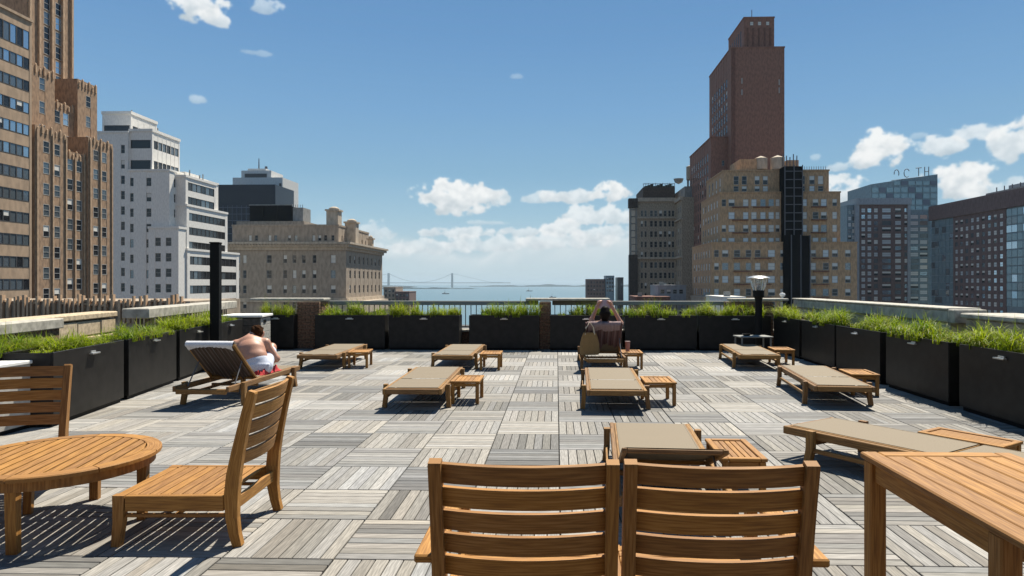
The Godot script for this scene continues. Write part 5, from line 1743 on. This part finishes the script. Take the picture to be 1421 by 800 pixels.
	for k in 4:
		var q := (k + 1) % 4
		quad(st, P[k] + Vector3.UP * STREET - jb, P[q] + Vector3.UP * STREET - jb, P[q] + Vector3.UP * tp[q] - jb, P[k] + Vector3.UP * tp[k] - jb, [Vector3.BACK, Vector3.RIGHT, Vector3.FORWARD, Vector3.LEFT][k])
	quad(st, P[0] + Vector3.UP * tp[0] - jb, P[1] + Vector3.UP * tp[1] - jb, P[2] + Vector3.UP * tp[2] - jb, P[3] + Vector3.UP * tp[3] - jb, Vector3(-0.15, 1, 0).normalized())
	part("shaft", st.commit(), M.teal_panel, jt)
	for k in 7:
		for q in 9:
			if q < 3 and k == 0: continue
			wbox(jt, "pane", M.glass_teal if (k * 5 + q * 3) % 4 > 0 else M.navy_line, 173.4 + q * 3.95, 176.9 + q * 3.95, 54.6 - k * 3.4 if k > 0 else 55.2, 57.4 - k * 3.4 if k > 0 else 57.4, -379.7, -379.95)
	# thin letters of the rooftop sign, seen through
	var sg := thing("rooftop_sign", "thin see-through sign letters standing on the teal glass tower", "sign", Vector3(190, 61.0, -384))
	var arch := func(cx: float, w: float, y0: float, hh: float, a0: float, a1: float) -> ArrayMesh:
		var t := ST()
		var pts := []
		var rad := []
		for k in 13:
			var a := lerpf(a0, a1, k / 12.0)
			pts.append(Vector3(cx + cos(a) * w, y0 + hh * 0.5 + sin(a) * hh * 0.5, 0))
			rad.append(0.22)
		tube(t, pts, rad, 6)
		return t.commit()
	for e in [[-1.2, 1.3, -1.0, 4.4, -0.5, PI + 0.2], [4.4, 1.5, -0.8, 4.6, 0.5, TAU - 0.9]]:
		part("letter", arch.call(e[0], e[1], e[2], e[3], e[4], e[5]), M.steel, sg)
	for e in [[[10.9, -0.2, 10.9, 4.4], [9.3, 4.2, 12.5, 4.5]], [[14.2, -0.1, 14.2, 4.9], [16.4, -0.1, 16.4, 5.0], [14.2, 2.3, 16.4, 2.3]]]:
		st = ST()
		for q in e: tube(st, [Vector3(q[0], q[1], 0), Vector3(q[2], q[3], 0)], [0.22, 0.22], 6)
		part("letter", st.commit(), M.steel, sg)
	st = ST()
	tube(st, [Vector3(-4.0, -2.6, 0), Vector3(17.5, 0.0, 0)], [0.2, 0.2], 6)
	part("sign_rail", st.commit(), M.steel, sg)
	# K: dark plum block whose long side recedes from the camera
	var k2 := building("dark_brick_block", "dark plum brick block with glass bays at the sunlit side of the view", 195, -300)
	st = ST()
	var kr := rows(29.6, 15, 3.27, 1.9)
	tier(k2, st, 180, 215, STREET, 37.6, -278.3, -314.6, {"l": {"cols": evenly(9, 2.0, 36.0, 0.6), "rows": kr, "mix": jm, "frame": "frame_dark", "sink": 0.06}}, 0.0)
	part("wall", st.commit(), M.plum_brick, k2)
	wbox(k2, "parapet", M.plum_brick, 179.4, 215, 31.4, 38.2, -255.0, -334.0)
	for e in [["glass_bay", -314.7, -332.8, 6], ["glass_bay", -262.0, -278.2, 5]]:
		var bay = wbox(k2, "glass_bay", M.teal_panel, 180.3, 215, STREET, 31.35, e[1], e[2])
		for r in 12:
			for q in e[3]:
				var w: float = (e[1] - e[2]) / e[3]
				part("pane", boxmesh(Vector3(0.14, 2.75, w - 0.3), 0.0, Vector3(180.2, 28.3 - r * 3.27 + 1.2, e[1] - w * (q + 0.5)) - k2.position), M.glass_teal if wr.randf() < 0.8 else (M.glass_sky if wr.randf() < 0.4 else M.glass_mid), bay)
	wbox(k2, "plant_room", M.grey_panel, 190.0, 210.0, 38.2, 42.4, -262.0, -292.0)
	wbox(k2, "plant_room", M.roof_grey, 188.0, 208.0, 38.2, 40.6, -270.0, -304.0)
	for q in 6: wbox(k2, "roof_post", M.steel, 188.2, 188.5, 40.6, 42.4, -272.0 - q * 5.0, -272.3 - q * 5.0)

func build_far():
	# ground, water, far shores, bridge, boats, low blocks by the water
	var g := MeshInstance3D.new()
	g.name = "ground"
	g.mesh = boxmesh(Vector3(3000, 2, 2400), 0.0)
	g.material_override = M.street
	add_child(g)
	g.position = Vector3(0, STREET - 1.0, 200)
	g.set_meta("kind", "structure")
	var w := MeshInstance3D.new()
	w.name = "harbour_water"
	w.mesh = boxmesh(Vector3(90000, 2, 70000), 0.0)
	w.material_override = M.water
	add_child(w)
	w.position = Vector3(0, STREET - 3.5, -30000)
	w.set_meta("kind", "structure")
	var r := RandomNumberGenerator.new()
	r.seed = 31
	# far shores as low ridges
	for e in [["far_shore", -2200.0, -900.0, -7200.0, 17.0], ["far_shore", -1500.0, 1600.0, -11500.0, 40.0], ["far_shore", 700.0, 5200.0, -12500.0, 52.0], ["far_shore", -9000.0, -2100.0, -9500.0, 60.0], ["far_shore", 3500.0, 14000.0, -10500.0, 60.0]]:
		var st := ST()
		var n := 60
		for k in n:
			var q := []
			for s in [k, k + 1]:
				var u := float(s) / n
				var hh: float = e[4] * (0.35 + 0.65 * sin(PI * clampf(u, 0.03, 0.97))) * (0.8 + 0.25 * sin(u * 23.0 + e[2]) + 0.12 * sin(u * 61.0))
				q.append([lerpf(e[1], e[2], u), hh])
			var z: float = e[3]
			var b := STREET - 4.0
			quad(st, Vector3(q[0][0], b, z), Vector3(q[1][0], b, z), Vector3(q[1][0], b + q[1][1], z - 250), Vector3(q[0][0], b + q[0][1], z - 250), Vector3(0, 0.4, 1).normalized())
			quad(st, Vector3(q[0][0], b + q[0][1], z - 250), Vector3(q[1][0], b + q[1][1], z - 250), Vector3(q[1][0], b, z - 900), Vector3(q[0][0], b, z - 900), Vector3(0, 0.8, -0.5).normalized())
		var o := part("far_shore", st.commit(), M.far_land, self)
		o.set_meta("kind", "structure")
	# suspension bridge
	var br := thing("suspension_bridge", "faint suspension bridge with two towers on the horizon", "bridge", Vector3(-1660, STREET - 3, -9000))
	for x in [-575.0, 275.0]:
		var tw := ST()
		for s in [-1, 1]: box(tw, Vector3(x, 97, s * 14.0), Vector3(22, 194, 14))
		for y in [70.0, 130.0, 188.0]: box(tw, Vector3(x, y, 0), Vector3(16, 11, 14))
		part("tower", tw.commit(), M.bridge_paint, br)
	part("road_deck", boxmesh(Vector3(2400, 8, 30), 0.0, Vector3(-150, 66, 0)), M.bridge_paint, br)
	for s in [-14.0, 14.0]:
		var st := ST()
		var pts := []
		var rad := []
		for k in 33:
			var x := -1250.0 + 2200.0 * k / 32
			var y := 0.0
			if x < -575.0: y = lerpf(192, 74, clampf((-575.0 - x) / 500.0, 0, 1))
			elif x > 275.0: y = lerpf(192, 74, clampf((x - 275.0) / 500.0, 0, 1))
			else: y = 76.0 + 116.0 * pow((x + 150.0) / 425.0, 2.0)
			pts.append(Vector3(x, y, s))
			rad.append(1.6)
		tube(st, pts, rad, 5)
		part("cable", st.commit(), M.bridge_paint, br)
	# boats
	for e in [[-640.0, -3900.0, 1.2, "small dark boat on the harbour near the classical block"], [-18.0, -2950.0, 0.9, "small dark boat with a tall wheelhouse in mid harbour"], [95.0, -2650.0, 0.5, "tiny tug close to the low dark blocks"], [-95.0, -2500.0, 0.9, "low barge near the harbour edge above the grass"], [-210.0, -5200.0, 1.4, "long pale ship far out on the harbour"]]:
		var bt := thing("boat", e[3], "boat", Vector3(e[0], STREET - 2.6, e[1]), 0.1, "boats on the harbour")
		var st := ST()
		var k: float = e[2]
		var out := [[-15.0, 4.0], [-13.0, 5.0], [8.0, 5.0], [14.0, 2.0], [18.0, 0.0]]
		for s in [-1.0, 1.0]:
			for q in out.size() - 1:
				quad(st, Vector3(out[q][0], 0, s * out[q][1] * 0.7) * k, Vector3(out[q + 1][0], 0, s * out[q + 1][1] * 0.7) * k, Vector3(out[q + 1][0] * 1.05, 4.2, s * out[q + 1][1]) * k, Vector3(out[q][0] * 1.05, 4.0, s * out[q][1]) * k, Vector3(0, 0.2, s))
		for q in out.size() - 1:
			quad(st, Vector3(out[q][0], 3.6, -out[q][1]) * k, Vector3(out[q + 1][0], 3.6, -out[q + 1][1]) * k, Vector3(out[q + 1][0], 3.6, out[q + 1][1]) * k, Vector3(out[q][0], 3.6, out[q][1]) * k, Vector3.UP)
		part("hull", st.commit(), M.hull, bt)
		part("cabin", boxmesh(Vector3(8, 5, 5) * k, 0.3, Vector3(-4, 6, 0) * k), M.frame_pale, bt)
		part("mast", boxmesh(Vector3(0.8, 12, 0.8) * k, 0.0, Vector3(-2, 14, 0) * k), M.hull, bt)
	# low dark blocks near the shore
	for e in [[26.3, 42.6, 4.4, -600.0, "plum_brick", "low dark office block at the water's edge"], [42.9, 50.3, 7.4, -596.0, "teal_panel", "slim grey blue tower beside the low dark office block"], [52.9, 57.9, 5.9, -592.0, "navy_glass", "narrow dark tower nearest the old stone building"], [-128.0, -119.0, -2.0, -500.0, "brown_stone", "small brown rooftop beside the classical block"], [-118.4, -107.7, -5.2, -495.0, "plum_brick", "low dark pier shed below the bridge"]]:
		var b := building("waterfront_block", e[5], (e[0] + e[1]) * 0.5, e[3] - 12.0)
		var st := ST()
		var n := int((e[1] - e[0]) / 2.4)
		tier(b, st, e[0], e[1], STREET, e[2], e[3], e[3] - 24.0, {"f": {"cols": evenly(n, 1.5, e[1] - e[0], 0.4), "rows": rows(e[2] - 1.4, 4, 3.4, 1.9), "mix": MIX_DARK, "frame": "frame_dark", "sash": false}}, 0.5)
		part("wall", st.commit(), M[e[4]], b)
	# roofs and clutter just beyond the parapet, below the old stone building
	for e in [[29.6, 37.8, 0.6, -200.0, "grey_panel", "pale grey rooftop plant below the old stone building"], [36.5, 46.5, -2.2, -170.0, "brown_stone", "low brown roof below the old stone building"], [34.0, 38.4, -1.6, -140.0, "white_brick", "small white rooftop hut above the far grass"], [22.0, 31.5, -2.6, -190.0, "red_brick_dark", "low reddish roof at the foot of the scaffold"]]:
		var b := building("low_rooftop", e[5], (e[0] + e[1]) * 0.5, e[3] - 8.0)
		var st := ST()
		tier(b, st, e[0], e[1], STREET, e[2], e[3], e[3] - 16.0, {"f": {"cols": evenly(4, 1.2, e[1] - e[0], 0.5), "rows": rows(e[2] - 1.0, 3, 3.2, 1.3), "mix": MIX_DARK}}, 0.3)
		part("wall", st.commit(), M[e[4]], b)
		wbox(b, "roof_vent", M.rail_grey, e[0] + 1.0, e[0] + 2.2, e[2] + 0.3, e[2] + 1.3, e[3] - 3.0, e[3] - 4.0)
	# unseen brick block added behind the camera to dim the camera-facing sides
	var bh := thing("stair_house", "unseen dark brick block added behind the camera to cut skylight", "building", Vector3(-1.0, 0, 4.2))
	part("wall", boxmesh(Vector3(15.0, 3.6, 4.0), 0.0, Vector3(0, 1.8, 0)), M.brickwork, bh)
	part("coping", boxmesh(Vector3(15.3, 0.12, 4.3), 0.0, Vector3(0, 3.66, 0)), M.coping, bh)
	# our own building under the deck
	var own := thing("own_building", "brick building that carries the roof terrace", "building", Vector3(-1.0, STREET, -7.2))
	part("shaft", boxmesh(Vector3(17.0, 59.9, 20.0), 0.0, Vector3(0, 29.95, 0)), M.brickwork, own)

func _ready():
	rng.seed = 7
	wr.seed = 13
	build_materials()
	build_view()
	build_deck()
	build_far()
	build_city_near_street()
	build_city_left_back()
	build_city_right()
	build_parapets()
	build_grass_meshes()
	build_planters()
	build_furniture()
	build_seated_man()
	build_sunbather()
